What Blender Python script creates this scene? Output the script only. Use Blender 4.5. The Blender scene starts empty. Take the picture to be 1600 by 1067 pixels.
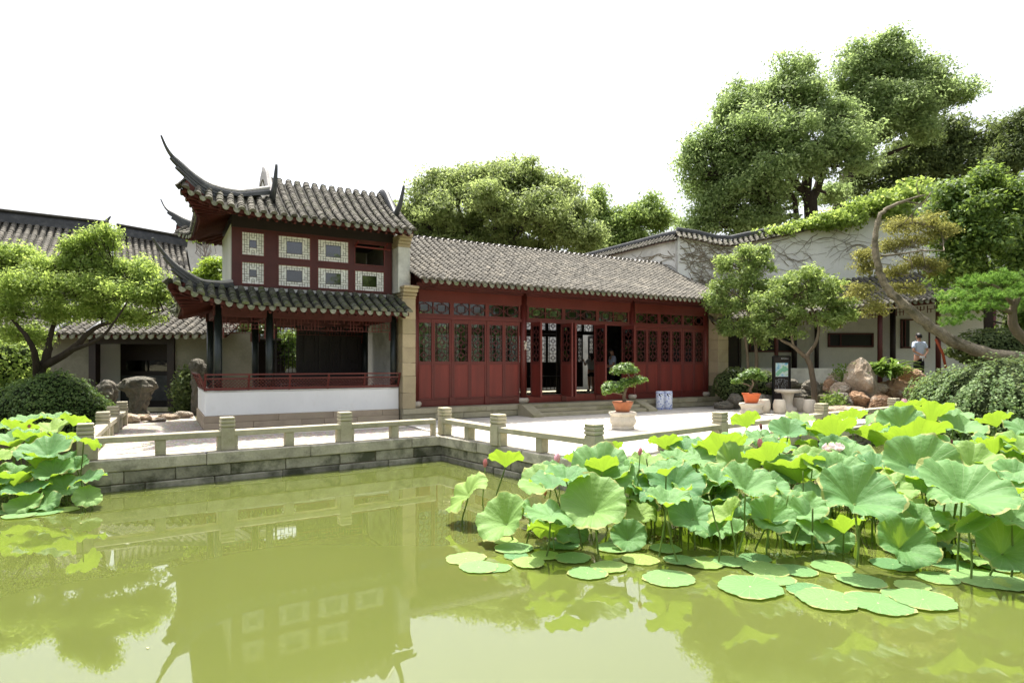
import bpy, math, random
import numpy as np
from mathutils import Vector, Matrix, noise as mnoise

scene = bpy.context.scene
col = scene.collection
random.seed(7)
PI = math.pi
R = math.radians

# ------------------------------------------------------------------ camera
F, CX, HY, EYE = 950.0, 800.0, 568.0, 1.5       # focal length / principal column / horizon row measured on the photograph
cam_d = bpy.data.cameras.new('camera')
cam = bpy.data.objects.new('camera', cam_d)
col.objects.link(cam)
cam.location = (0, 0, EYE)
cam.rotation_euler = (R(90), 0, 0)
cam_d.sensor_width = 36
cam_d.lens = F / 1600 * 36
cam_d.shift_y = (HY - 533.5) / 1600
cam_d.clip_end = 2000
scene.camera = cam

# ------------------------------------------------------------------ sky, sun, exposure
SUN_DIR = Vector((-0.09, 0.36, 1.0)).normalized()
sun_el = math.asin(SUN_DIR.z)
world = bpy.data.worlds.new('World')
scene.world = world
world.use_nodes = True
wn, wl = world.node_tree.nodes, world.node_tree.links
wn.clear()
sky = wn.new('ShaderNodeTexSky')
sky.sky_type = 'NISHITA'
sky.sun_disc = False
sky.sun_elevation = sun_el
sky.sun_rotation = math.atan2(SUN_DIR.x, SUN_DIR.y)
sky.air_density = 1.0
sky.dust_density = 6.0
sky.ozone_density = 1.0
hs = wn.new('ShaderNodeHueSaturation')
hs.inputs['Saturation'].default_value = 0.40
bg = wn.new('ShaderNodeBackground')
bg.inputs['Strength'].default_value = 0.15
wo = wn.new('ShaderNodeOutputWorld')
wl.new(sky.outputs[0], hs.inputs['Color'])
wl.new(hs.outputs[0], bg.inputs['Color'])
wl.new(bg.outputs[0], wo.inputs['Surface'])

sl = bpy.data.lights.new('sun', 'SUN')
sl.energy = 4.2
sl.angle = R(0.6)
sl.color = (1.0, 0.96, 0.88)
sun = bpy.data.objects.new('sun', sl)
col.objects.link(sun)
sun.rotation_euler = SUN_DIR.to_track_quat('Z', 'Y').to_euler()
sun.location = (0, 0, 40)

vs = scene.view_settings
vs.view_transform = 'Standard'
vs.look = 'None'
vs.exposure = 1.22
vs.gamma = 1.0
vs.use_curve_mapping = False
scene.render.engine = 'CYCLES'
cy = scene.cycles
cy.max_bounces = 10
cy.diffuse_bounces = 6
cy.glossy_bounces = 4
cy.transmission_bounces = 6
cy.transparent_max_bounces = 12
cy.caustics_reflective = False
cy.caustics_refractive = False
cy.sample_clamp_indirect = 6
cy.use_denoising = True

# ------------------------------------------------------------------ frames
TH = math.atan2(.5012, .8653)
UX, VX = Vector((.8653, .5012, 0)), Vector((-.5012, .8653, 0))
ORG = Vector((-6.95, 13.70, 0))
def at(px, py, d):
    return Vector(((px - CX) * d / F, d, EYE - (py - HY) * d / F))
def W(u, v, z=0):
    return ORG + UX * u + VX * v + Vector((0, 0, z))

# ------------------------------------------------------------------ materials
def ramp(nt, fac, stops):
    r = nt.nodes.new('ShaderNodeValToRGB')
    e = r.color_ramp.elements
    while len(e) > 1: e.remove(e[-1])
    for i, (p, c) in enumerate(stops):
        q = e[0] if i == 0 else e.new(p)
        q.position = p
        q.color = (*c, 1) if len(c) == 3 else c
    nt.links.new(fac, r.inputs[0])
    return r.outputs[0]
def nz(nt, vec, scale, detail=4, w=None, rough=.55):
    n = nt.nodes.new('ShaderNodeTexNoise')
    n.noise_dimensions = '4D'
    n.inputs['Scale'].default_value = scale
    n.inputs['Detail'].default_value = detail
    n.inputs['Roughness'].default_value = rough
    nt.links.new(vec, n.inputs['Vector'])
    if w is not None: nt.links.new(w, n.inputs['W'])
    return n.outputs['Fac']
def mix(nt, fac, a, b, mode='MIX'):
    m = nt.nodes.new('ShaderNodeMix')
    m.data_type = 'RGBA'
    m.blend_type = mode
    for s, v in ((m.inputs[0], fac), (m.inputs[6], a), (m.inputs[7], b)):
        if hasattr(v, 'node'): nt.links.new(v, s)
        elif isinstance(v, (int, float)): s.default_value = v
        else: s.default_value = (*v, 1)
    return m.outputs[2]
def math_(nt, op, a, b=0.0):
    m = nt.nodes.new('ShaderNodeMath')
    m.operation = op
    for s, v in ((m.inputs[0], a), (m.inputs[1], b)):
        if hasattr(v, 'node'): nt.links.new(v, s)
        else: s.default_value = v
    return m.outputs[0]
def mul(c, k): return tuple(min(1, x * k) for x in c)

def mat(name, base, rough=.75, var=.2, scale=2.5, bump=.25, bscale=25, spec=.3, stain=None, sscale=1.2, slo=.5, shi=.65,
        samt=.8, stretch=(1, 1, 1), rnd=.0, bdist=.02, coat=0):
    m = bpy.data.materials.new(name)
    m.use_nodes = True
    nt = m.node_tree
    bs = nt.nodes['Principled BSDF']
    tc = nt.nodes.new('ShaderNodeTexCoord')
    mp = nt.nodes.new('ShaderNodeMapping')
    mp.inputs['Scale'].default_value = stretch
    nt.links.new(tc.outputs['Object'], mp.inputs[0])
    oi = nt.nodes.new('ShaderNodeObjectInfo')
    w = math_(nt, 'MULTIPLY', oi.outputs['Random'], 20.0)
    v = mp.outputs[0]
    n1 = nz(nt, v, scale, 5, w)
    c = ramp(nt, n1, [(.3, mul(base, 1 - var)), (.7, mul(base, 1 + var))])
    n2 = nz(nt, v, bscale, 4, w)
    c = mix(nt, var * .8, c, ramp(nt, n2, [(.3, mul(base, .6)), (.7, mul(base, 1.4))]))
    if stain:
        n3 = nz(nt, v, sscale, 6, w, .65)
        f = ramp(nt, n3, [(slo, (0, 0, 0)), (shi, (samt,) * 3)])
        c = mix(nt, f, c, stain)
    if rnd:
        k = nt.nodes.new('ShaderNodeMapRange')
        k.inputs[3].default_value = 1 - rnd
        k.inputs[4].default_value = 1 + rnd
        nt.links.new(oi.outputs['Random'], k.inputs[0])
        cm = nt.nodes.new('ShaderNodeCombineColor')
        for i in range(3): nt.links.new(k.outputs[0], cm.inputs[i])
        c = mix(nt, 1.0, c, cm.outputs[0], 'MULTIPLY')
    nt.links.new(c, bs.inputs['Base Color'])
    bs.inputs['Roughness'].default_value = rough
    bs.inputs['Specular IOR Level'].default_value = spec
    if coat: bs.inputs['Coat Weight'].default_value = coat
    if bump:
        b = nt.nodes.new('ShaderNodeBump')
        b.inputs['Strength'].default_value = bump
        b.inputs['Distance'].default_value = bdist
        nt.links.new(n2, b.inputs['Height'])
        nt.links.new(b.outputs[0], bs.inputs['Normal'])
    return m

def leafmat(name, c1, c2, trans=.35, tcol=None, rough=.45, spec=.35):
    """two-tone foliage, one tone per leaf, partly letting light through"""
    m = bpy.data.materials.new(name)
    m.use_nodes = True
    nt = m.node_tree
    bs = nt.nodes['Principled BSDF']
    out = nt.nodes['Material Output']
    ge = nt.nodes.new('ShaderNodeNewGeometry')
    c = ramp(nt, ge.outputs['Random Per Island'], [(0, mul(c1, .7)), (.5, c1), (1, c2)])
    nt.links.new(c, bs.inputs['Base Color'])
    bs.inputs['Roughness'].default_value = rough
    bs.inputs['Specular IOR Level'].default_value = spec
    tr = nt.nodes.new('ShaderNodeBsdfTranslucent')
    t = tcol or tuple(min(1, x * y) for x, y in zip(c2, (1.5, 1.5, .8)))
    nt.links.new(mix(nt, .5, c, t), tr.inputs[0])
    ms = nt.nodes.new('ShaderNodeMixShader')
    ms.inputs[0].default_value = trans
    nt.links.new(bs.outputs[0], ms.inputs[1])
    nt.links.new(tr.outputs[0], ms.inputs[2])
    nt.links.new(ms.outputs[0], out.inputs[0])
    return m

MT = {}
MT['tile'] = mat('roof_tile', (.135, .125, .105), .85, .35, 9, .5, 60, .2, (.075, .08, .045), 6, .5, .62, .8, rnd=.35)
MT['tile_low'] = mat('roof_tile_mossy', (.115, .115, .09), .85, .35, 9, .5, 60, .2, (.11, .14, .04), 5, .5, .6, .7, rnd=.35)
MT['tile_hall'] = mat('roof_tile_hall', (.108, .100, .084), .85, .35, 7, .5, 60, .2, (.20, .18, .145), 2, .5, .62, .6, rnd=.22)
MT['drip'] = mat('drip_tile', (.25, .245, .19), .8, .3, 12, .4, 60, .25, (.12, .15, .05), 7, .48, .6, .7, rnd=.25)
MT['deck'] = mat('roof_valley', (.06, .058, .05), .9, .4, 8, .6, 50, .15, (.16, .14, .09), 5, .55, .65, .7)
MT['ridge'] = mat('ridge_plaster_dark', (.055, .058, .062), .55, .3, 5, .25, 40, .4, (.16, .16, .16), 4, .5, .7, .6)
MT['ridgetop'] = mat('ridge_plaster_pale', (.42, .40, .38), .7, .25, 5, .25, 40, .3, (.12, .12, .12), 5, .55, .7, .7)
MT['red'] = mat('red_lacquer_wood', (.195, .032, .023), .5, .3, 1.6, .08, 30, .4, (.125, .026, .02), 1.3, .42, .68, .7, (2.5, 2.5, .3))
MT['redframe'] = mat('red_lacquer_frame', (.125, .022, .017), .45, .2, 2, .06, 30, .45, stretch=(1, 1, .3))
MT['lattice'] = mat('thin_dark_lattice', (.06, .018, .016), .5, .2, 3, .0)
MT['redbrown'] = mat('red_brown_wood', (.088, .021, .019), .5, .25, 2.5, .1, 30, .4)
MT['soffit'] = mat('eave_soffit_wood', (.075, .018, .013), .7, .3, 3, .15, 30, .25)
MT['darkwood'] = mat('dark_wood', (.022, .014, .012), .5, .3, 3, .1, 30, .4)
MT['column'] = mat('dark_green_black_column', (.014, .020, .019), .35, .3, 2, .05, 30, .5)
MT['plaster'] = mat('white_plaster', (.84, .84, .84), .85, .05, 1.2, .06, 18, .2, (.60, .58, .53), 1.6, .56, .8, .5, (1, 1, .6))
MT['plaster_old'] = mat('weathered_plaster', (.66, .65, .60), .9, .16, 1.2, .15, 18, .2, (.22, .21, .18), .9, .5, .74, .8)
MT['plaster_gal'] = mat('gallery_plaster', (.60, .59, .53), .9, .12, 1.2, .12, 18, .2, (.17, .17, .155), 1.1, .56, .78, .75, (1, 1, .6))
MT['plaster_dim'] = mat('shade_grey_plaster', (.21, .20, .155), .9, .2, 1.2, .15, 18, .2, (.10, .10, .06), .9, .5, .72, .8)  # white walls in shade: the shade is put into this dark base colour
MT['stone_warm'] = mat('warm_dressed_stone', (.44, .36, .23), .8, .2, 2, .25, 35, .25, (.30, .27, .15), 2, .5, .7, .6, rnd=.14)
MT['stone_pink'] = mat('pinkish_base_stone', (.41, .33, .245), .8, .16, 3, .3, 50, .25, (.30, .28, .17), 1.5, .55, .75, .6, rnd=.12)
MT['rail'] = mat('railing_stone', (.40, .365, .27), .85, .22, 4, .45, 60, .25, (.20, .215, .10), 2.4, .5, .68, .75, rnd=.1)
MT['coping'] = mat('embankment_stone', (.44, .41, .335), .85, .35, 3, .6, 30, .2, (.07, .072, .055), 2.6, .50, .66, .65, rnd=.2)
MT['wallstone'] = mat('waterline_stone', (.27, .255, .205), .85, .4, 3, .6, 30, .2, (.04, .045, .025), 2, .45, .6, .85, rnd=.3)
MT['slab'] = mat('terrace_slab', (.53, .50, .44), .85, .1, 2, .2, 40, .2, (.40, .38, .33), 1.4, .5, .75, .5, rnd=.06)
MT['plinth'] = mat('plinth_stone', (.37, .335, .235), .85, .22, 2, .35, 40, .2, (.17, .17, .07), 1.3, .5, .68, .8, rnd=.14)
MT['rock'] = mat('garden_rock', (.30, .235, .17), .9, .4, 4, .8, 22, .2, (.42, .39, .33), 3, .5, .66, .8, bdist=.05, rnd=.2)
MT['rock_brown'] = mat('brown_rock', (.26, .16, .095), .9, .4, 4, .8, 22, .2, (.36, .31, .25), 3, .52, .68, .8, bdist=.05, rnd=.2)
MT['rock_grey'] = mat('lake_rock', (.165, .15, .12), .9, .45, 4, .9, 16, .2, (.06, .06, .05), 4, .48, .62, .8, bdist=.06, rnd=.15)
MT['bark'] = mat('grey_brown_bark', (.15, .115, .08), .9, .4, 5, .8, 30, .15, (.25, .22, .16), 4, .5, .7, .6, (1, 1, .3))
MT['bark_dark'] = mat('dark_bark', (.045, .036, .028), .95, .4, 5, .6, 30, .1, stretch=(1, 1, .3))
MT['bark_pale'] = mat('juniper_bark', (.25, .215, .155), .9, .45, 5, 1.0, 24, .15, (.085, .08, .05), 2.6, .46, .6, .85, bdist=.05)
MT['soil'] = mat('garden_soil', (.11, .095, .065), .95, .35, 2, .6, 12, .1, (.08, .10, .04), .7, .5, .65, .8)
MT['whitestone'] = mat('pale_carved_stone', (.60, .54, .45), .8, .14, 4, .25, 40, .25, (.42, .36, .27), 3, .5, .75, .6)
MT['terra'] = mat('terracotta', (.36, .125, .055), .7, .18, 5, .15, 40, .3, (.25, .12, .07), 3, .55, .75, .6)
MT['terra2'] = mat('orange_pot', (.58, .13, .04), .5, .1, 5, .08, 40, .4)
MT['black'] = mat('black_paint', (.012, .012, .013), .35, .2, 4, .0)
MT['shell'] = mat('window_shell_pane', (.93, .925, .89), .5, .06, 8, .04, 30, .4)
MT['skin'] = mat('skin', (.46, .255, .17), .6, .06, 5, .0)
MT['hair'] = mat('black_hair', (.012, .010, .010), .5, .2, 8, .2, 60)
MT['shirt_blue'] = mat('pale_blue_shirt', (.55, .63, .80), .85, .06, 6, .25, 14, .2)
MT['shirt_white'] = mat('white_grey_top', (.58, .58, .55), .9, .08, 6, .2, 14, .2)
MT['trousers'] = mat('black_trousers', (.012, .012, .016), .8, .2, 6, .2, 14, .2)
MT['paper'] = mat('white_paper', (.75, .77, .80), .7, .03, 6, .0)
MT['prop'] = mat('orange_red_prop', (.30, .06, .025), .7, .25, 6, .2, 30)
MT['vine'] = mat('dry_vine', (.27, .225, .165), .95, .35, 6, .3, 30, .1)
MT['stem'] = mat('lotus_stem', (.13, .20, .045), .7, .35, 8, .2, 60, .3, (.10, .075, .04), 5, .5, .66, .6, rnd=.3)
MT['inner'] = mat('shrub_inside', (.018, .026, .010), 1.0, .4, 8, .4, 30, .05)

# lattice glass: a thin clear sheet with a mirror reflection
def glassmat(name, tint=(.75, .8, .78), refl=1.45, mixmin=.0):
    m = bpy.data.materials.new(name)
    m.use_nodes = True
    nt = m.node_tree
    nt.nodes.remove(nt.nodes['Principled BSDF'])
    out = nt.nodes['Material Output']
    tr = nt.nodes.new('ShaderNodeBsdfTransparent')
    tr.inputs[0].default_value = (*tint, 1)
    gl = nt.nodes.new('ShaderNodeBsdfGlossy')
    gl.inputs['Roughness'].default_value = .03
    fr = nt.nodes.new('ShaderNodeFresnel')
    fr.inputs[0].default_value = refl
    tc = nt.nodes.new('ShaderNodeTexCoord')
    n = nz(nt, tc.outputs['Object'], 2.2, 2)
    b = nt.nodes.new('ShaderNodeBump')
    b.inputs['Strength'].default_value = .12
    b.inputs['Distance'].default_value = .02
    nt.links.new(n, b.inputs['Height'])
    nt.links.new(b.outputs[0], gl.inputs['Normal'])
    ms = nt.nodes.new('ShaderNodeMixShader')
    nt.links.new(math_(nt, 'MAXIMUM', fr.outputs[0], mixmin), ms.inputs[0])
    nt.links.new(tr.outputs[0], ms.inputs[1])
    nt.links.new(gl.outputs[0], ms.inputs[2])
    nt.links.new(ms.outputs[0], out.inputs[0])
    return m
MT['glass'] = glassmat('door_glass', (.45, .5, .47), 1.5, .12)
MT['glass_up'] = glassmat('upper_window_glass', (.25, .27, .28), 1.6, .14)

# pond water: cloudy green body under a mirror surface
def watermat():
    m = bpy.data.materials.new('pond_water')
    m.use_nodes = True
    nt = m.node_tree
    bs = nt.nodes['Principled BSDF']
    tc = nt.nodes.new('ShaderNodeTexCoord')
    n = nz(nt, tc.outputs['Object'], .25, 2)
    c = ramp(nt, n, [(.3, (.081, .097, .024)), (.7, (.097, .113, .030))])
    nt.links.new(c, bs.inputs['Base Color'])
    bs.inputs['Roughness'].default_value = .015
    bs.inputs['IOR'].default_value = 1.75
    bs.inputs['Subsurface Weight'].default_value = .3
    bs.inputs['Subsurface Radius'].default_value = (.55, .6, .25)
    bs.inputs['Subsurface Scale'].default_value = .15
    n2 = nz(nt, tc.outputs['Object'], 1.6, 3)
    b = nt.nodes.new('ShaderNodeBump')
    b.inputs['Strength'].default_value = .014
    b.inputs['Distance'].default_value = .03
    nt.links.new(n2, b.inputs['Height'])
    nt.links.new(b.outputs[0], bs.inputs['Normal'])
    return m
MT['water'] = watermat()

# ------------------------------------------------------------------ mesh helpers
class MB:
    def __init__(s): s.v = []; s.f = []; s.sm = []
    def add(s, vs, fs, smooth=False):
        o = len(s.v)
        s.v += [tuple(p) for p in vs]
        s.f += [tuple(i + o for i in q) for q in fs]
        s.sm += [smooth] * len(fs)
    def box(s, x0, x1, y0, y1, z0, z1):
        vs = [(x, y, z) for z in (z0, z1) for y in (y0, y1) for x in (x0, x1)]
        s.add(vs, [(0, 2, 3, 1), (4, 5, 7, 6), (0, 1, 5, 4), (2, 6, 7, 3), (0, 4, 6, 2), (1, 3, 7, 5)])
    def cbox(s, x0, x1, y0, y1, z0, z1, c=.01, j=0):
        """box with chamfered edges"""
        x = (x0, x1); y = (y0, y1); z = (z0, z1)
        c = min(c, (x1 - x0) * .3, (y1 - y0) * .3, (z1 - z0) * .3)
        vs = []; idx = {}
        for i in (0, 1):
            for k in (0, 1):
                for l in (0, 1):
                    sx, sy, sz = (c, -c)[i], (c, -c)[k], (c, -c)[l]
                    P = (x[i], y[k], z[l])
                    jj = [random.uniform(-j, j) for _ in range(3)]
                    for a in range(3):
                        q = [P[0] + sx, P[1] + sy, P[2] + sz]
                        q[a] = P[a]
                        idx[(i, k, l, a)] = len(vs)
                        vs.append(tuple(q[t] + jj[t] for t in range(3)))
        fs = []
        I = lambda i, k, l, a: idx[(i, k, l, a)]
        for i in (0, 1):
            r = [I(i, 0, 0, 0), I(i, 1, 0, 0), I(i, 1, 1, 0), I(i, 0, 1, 0)]
            fs.append(tuple(r if i else r[::-1]))
            r = [I(0, i, 0, 1), I(0, i, 1, 1), I(1, i, 1, 1), I(1, i, 0, 1)]
            fs.append(tuple(r if i else r[::-1]))
            r = [I(0, 0, i, 2), I(1, 0, i, 2), I(1, 1, i, 2), I(0, 1, i, 2)]
            fs.append(tuple(r if i else r[::-1]))
        for k in (0, 1):
            for l in (0, 1):
                fs.append((I(0, k, l, 1), I(1, k, l, 1), I(1, k, l, 2), I(0, k, l, 2)))
                fs.append((I(k, 0, l, 0), I(k, 1, l, 0), I(k, 1, l, 2), I(k, 0, l, 2)))
                fs.append((I(k, l, 0, 0), I(k, l, 1, 0), I(k, l, 1, 1), I(k, l, 0, 1)))
                for i in (0, 1):
                    pass
        for i in (0, 1):
            for k in (0, 1):
                for l in (0, 1): fs.append((I(i, k, l, 0), I(i, k, l, 1), I(i, k, l, 2)))
        s.add(vs, fs)
    def beam(s, p0, p1, w, h, up=(0, 0, 1)):
        p0, p1 = Vector(p0), Vector(p1)
        d = (p1 - p0).normalized()
        up = Vector(up)
        if abs(d.dot(up)) > .98: up = Vector((1, 0, 0))
        a = d.cross(up).normalized() * (w / 2)
        b = a.cross(d).normalized() * (h / 2)
        vs = []
        for p in (p0, p1): vs += [p - a - b, p + a - b, p + a + b, p - a + b]
        s.add(vs, [(3, 2, 1, 0), (4, 5, 6, 7), (0, 1, 5, 4), (1, 2, 6, 5), (2, 3, 7, 6), (3, 0, 4, 7)])
    def tube(s, pts, rad, n=8, smooth=True, caps=True, flat=1.0):
        pts = [Vector(p) for p in pts]
        if not hasattr(rad, '__len__'): rad = [rad] * len(pts)
        vs = []; fs = []
        ref = Vector((.31, .11, .94))
        prev = None
        for i, p in enumerate(pts):
            t = (pts[min(i + 1, len(pts) - 1)] - pts[max(i - 1, 0)]).normalized()
            if prev is None:
                a = t.cross(ref)
                if a.length < .05: a = t.cross(Vector((1, 0, 0)))
            else: a = prev - t * prev.dot(t)
            a.normalize(); prev = a
            b = t.cross(a)
            for k in range(n):
                g = 2 * PI * k / n
                vs.append(p + (a * math.cos(g) + b * math.sin(g) * flat) * rad[i])
        for i in range(len(pts) - 1):
            for k in range(n):
                k2 = (k + 1) % n
                fs.append((i * n + k, i * n + k2, (i + 1) * n + k2, (i + 1) * n + k))
        s.add(vs, fs, smooth)
        if caps:
            o = len(s.v) - len(vs)
            s.f.append(tuple(o + k for k in range(n))[::-1]); s.sm.append(False)
            s.f.append(tuple(o + (len(pts) - 1) * n + k for k in range(n))); s.sm.append(False)
    def lathe(s, prof, n=24, c=(0, 0, 0), smooth=True, rot=0, sx=1, sy=1):
        vs = []; fs = []
        for r, z in prof:
            for k in range(n):
                g = 2 * PI * k / n + rot
                vs.append((c[0] + r * math.cos(g) * sx, c[1] + r * math.sin(g) * sy, c[2] + z))
        for i in range(len(prof) - 1):
            for k in range(n):
                k2 = (k + 1) % n
                fs.append((i * n + k, i * n + k2, (i + 1) * n + k2, (i + 1) * n + k))
        fs2 = [tuple(range(n))[::-1], tuple((len(prof) - 1) * n + k for k in range(n))]
        s.add(vs, fs, smooth)
        o = len(s.v) - len(vs)
        for q in fs2: s.f.append(tuple(o + i for i in q)); s.sm.append(False)
    def prism(s, poly, z0, z1):
        n = len(poly)
        vs = [(x, y, z0) for x, y in poly] + [(x, y, z1) for x, y in poly]
        s.add(vs, [tuple(range(n))[::-1], tuple(range(n, 2 * n))] + [(i, (i + 1) % n, n + (i + 1) % n, n + i) for i in range(n)])
    def grid(s, rows, smooth=True):
        n = len(rows[0])
        s.add([p for r in rows for p in r],
              [(i * n + k, i * n + k + 1, (i + 1) * n + k + 1, (i + 1) * n + k) for i in range(len(rows) - 1) for k in range(n - 1)], smooth)
    def mesh(s, name):
        me = bpy.data.meshes.new(name)
        me.from_pydata(s.v, [], s.f)
        me.polygons.foreach_set('use_smooth', s.sm)
        me.update()
        return me
    def build(s, name, m, parent=None, loc=None):
        me = s.mesh(name)
        return inst(name, me, m, parent, loc)

def inst(name, me, m=None, parent=None, loc=None, rot=None, scale=None, mtx=None):
    if m is not None and not me.materials: me.materials.append(MT[m] if isinstance(m, str) else m)
    o = bpy.data.objects.new(name, me)
    col.objects.link(o)
    if parent is not None:
        o.parent = parent
        if mtx is None and loc is None and '_off' in parent: loc = parent['_off']
    if loc is not None: o.location = loc
    if rot is not None: o.rotation_euler = rot
    if scale is not None: o.scale = (scale,) * 3 if not hasattr(scale, '__len__') else scale
    if mtx is not None: o.matrix_local = mtx
    return o
def thing(name, label, cat, loc=(0, 0, 0), rz=0, group=None):
    o = bpy.data.objects.new(name, None)
    o.empty_display_size = .3
    col.objects.link(o)
    o.location = loc
    o.rotation_euler = (0, 0, rz)
    return tag(o, label, cat, group)
def tag(o, label, cat=None, group=None, kind=None):
    if label: o['label'] = label
    if cat: o['category'] = cat
    if group: o['group'] = group
    if kind: o['kind'] = kind
    return o
OFF = {}
def bthing(name, label, cat, u, v, group=None):
    """a thing built in the hall frame (u along the facade, v into the building)"""
    o = thing(name, label, cat, W(u, v), TH, group)
    OFF[o.name] = (-u, -v, 0)
    return o
def bp(mb, name, m, root):      # part of a bthing given in (u, v, z)
    return mb.build(name, m, root, OFF[root.name])

def quads_mesh(name, verts, k, faces_per=None):
    """verts (N*k,3) numpy -> N faces of k corners"""
    n = len(verts) // k
    me = bpy.data.meshes.new(name)
    me.vertices.add(len(verts))
    me.vertices.foreach_set('co', verts.astype(np.float32).ravel())
    me.loops.add(n * k)
    me.loops.foreach_set('vertex_index', np.arange(n * k, dtype=np.int32))
    me.polygons.add(n)
    me.polygons.foreach_set('loop_start', np.arange(0, n * k, k, dtype=np.int32))
    me.polygons.foreach_set('loop_total', np.full(n, k, dtype=np.int32))
    me.update()
    me.validate()
    return me

rng = np.random.default_rng(11)
def norm(a): return a / np.maximum(np.linalg.norm(a, axis=1, keepdims=True), 1e-9)
def leaf_quads(c, nrm, size, aspect=.5, svar=.5, dirs=None):
    """one diamond-shaped leaf per point"""
    n = len(c)
    r = rng.normal(size=(n, 3)) if dirs is None else dirs
    t = norm(r - nrm * np.sum(r * nrm, 1, keepdims=True))
    b = np.cross(nrm, t)
    s = size * (1 + svar * rng.uniform(-1, 1, (n, 1)))
    L = t * s * .5
    B = b * s * .5 * aspect
    fold = nrm * s * .06
    v = np.empty((n, 4, 3))
    v[:, 0] = c - L
    v[:, 1] = c + B - L * .1 + fold
    v[:, 2] = c + L
    v[:, 3] = c - B - L * .1 + fold
    return v.reshape(-1, 3)
def leaf_tris(c, nrm, size, aspect=.6, svar=.5):
    n = len(c)
    r = rng.normal(size=(n, 3))
    t = norm(r - nrm * np.sum(r * nrm, 1, keepdims=True))
    b = np.cross(nrm, t)
    s = size * (1 + svar * rng.uniform(-1, 1, (n, 1)))
    v = np.empty((n, 3, 3))
    v[:, 0] = c - t * s * .5 + b * s * .5 * aspect
    v[:, 1] = c + t * s * .6
    v[:, 2] = c - t * s * .5 - b * s * .5 * aspect
    return v.reshape(-1, 3)
def clump_points(lobes, clumps_per, leaves_per, cr, shell=(.55, 1.0), flat=.7, low=-1.0):
    """points spread in leaf clumps through the volume of ellipsoid lobes; returns points, normals, clump centres"""
    P = []; N = []; CC = []
    vol = [l[1][0] * l[1][1] + l[1][0] * l[1][2] + l[1][1] * l[1][2] for l in lobes]
    mean = sum(vol) / len(vol)
    for (c, r), vv in zip(lobes, vol):
        k = max(3, int(clumps_per * vv / mean))
        d = norm(rng.normal(size=(k * 2, 3)))
        d = d[d[:, 2] > low][:k]
        k = len(d)
        rad = rng.uniform(shell[0], shell[1], (k, 1))
        cc = np.array(c) + d * rad * np.array(r)
        CC.append(cc)
        q = max(4, leaves_per)
        g = np.clip(rng.normal(size=(k, q, 3)), -1.7, 1.7) * np.array([1, 1, flat])
        s = cr * rng.uniform(.6, 1.3, (k, 1, 1))
        p = cc[:, None, :] + g * s * .55
        out = norm((d * np.array([1, 1, 1.2])).reshape(-1, 3))
        nn = out[:, None, :] * .6 + norm(g.reshape(-1, 3)).reshape(k, q, 3) * .5 + rng.normal(size=(k, q, 3)) * .55 + np.array([0, 0, .45])
        P.append(p.reshape(-1, 3)); N.append(nn.reshape(-1, 3))
    return np.concatenate(P), norm(np.concatenate(N)), np.concatenate(CC)
def expand(lobes, n=8, k=.43):
    out = []
    for c, r in lobes:
        c = np.array(c); r = np.array(r)
        out.append((tuple(c), tuple(r * .66)))
        for d in norm(rng.normal(size=(n, 3)) + np.array([0, 0, .25])):
            out.append((tuple(c + d * r * rng.uniform(.55, .9)), tuple(r * k * rng.uniform(.6, 1.2))))
    return out
def lobe(px, py, rx, ry, d, rd=None):
    k = d / F
    return (tuple(at(px, py, d)), (rx * k, (rd if rd is not None else (rx + ry) / 2) * k, ry * k))

def wobble(pts, amt, n=5):
    """resample a polyline with a smooth bend"""
    pts = [Vector(p) for p in pts]
    out = []
    for i in range(len(pts) - 1):
        p0 = pts[max(i - 1, 0)]; p1 = pts[i]; p2 = pts[i + 1]; p3 = pts[min(i + 2, len(pts) - 1)]
        for k in range(n):
            t = k / n
            q = .5 * ((2 * p1) + (p2 - p0) * t + (2 * p0 - 5 * p1 + 4 * p2 - p3) * t * t + (3 * p1 - p0 - 3 * p2 + p3) * t ** 3)
            out.append(q + Vector((random.uniform(-amt, amt), random.uniform(-amt, amt), random.uniform(-amt, amt) * .5)))
    out.append(pts[-1])
    return out
def taper(n, r0, r1, e=1.0): return [r0 + (r1 - r0) * (i / (n - 1)) ** e for i in range(n)]

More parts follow.
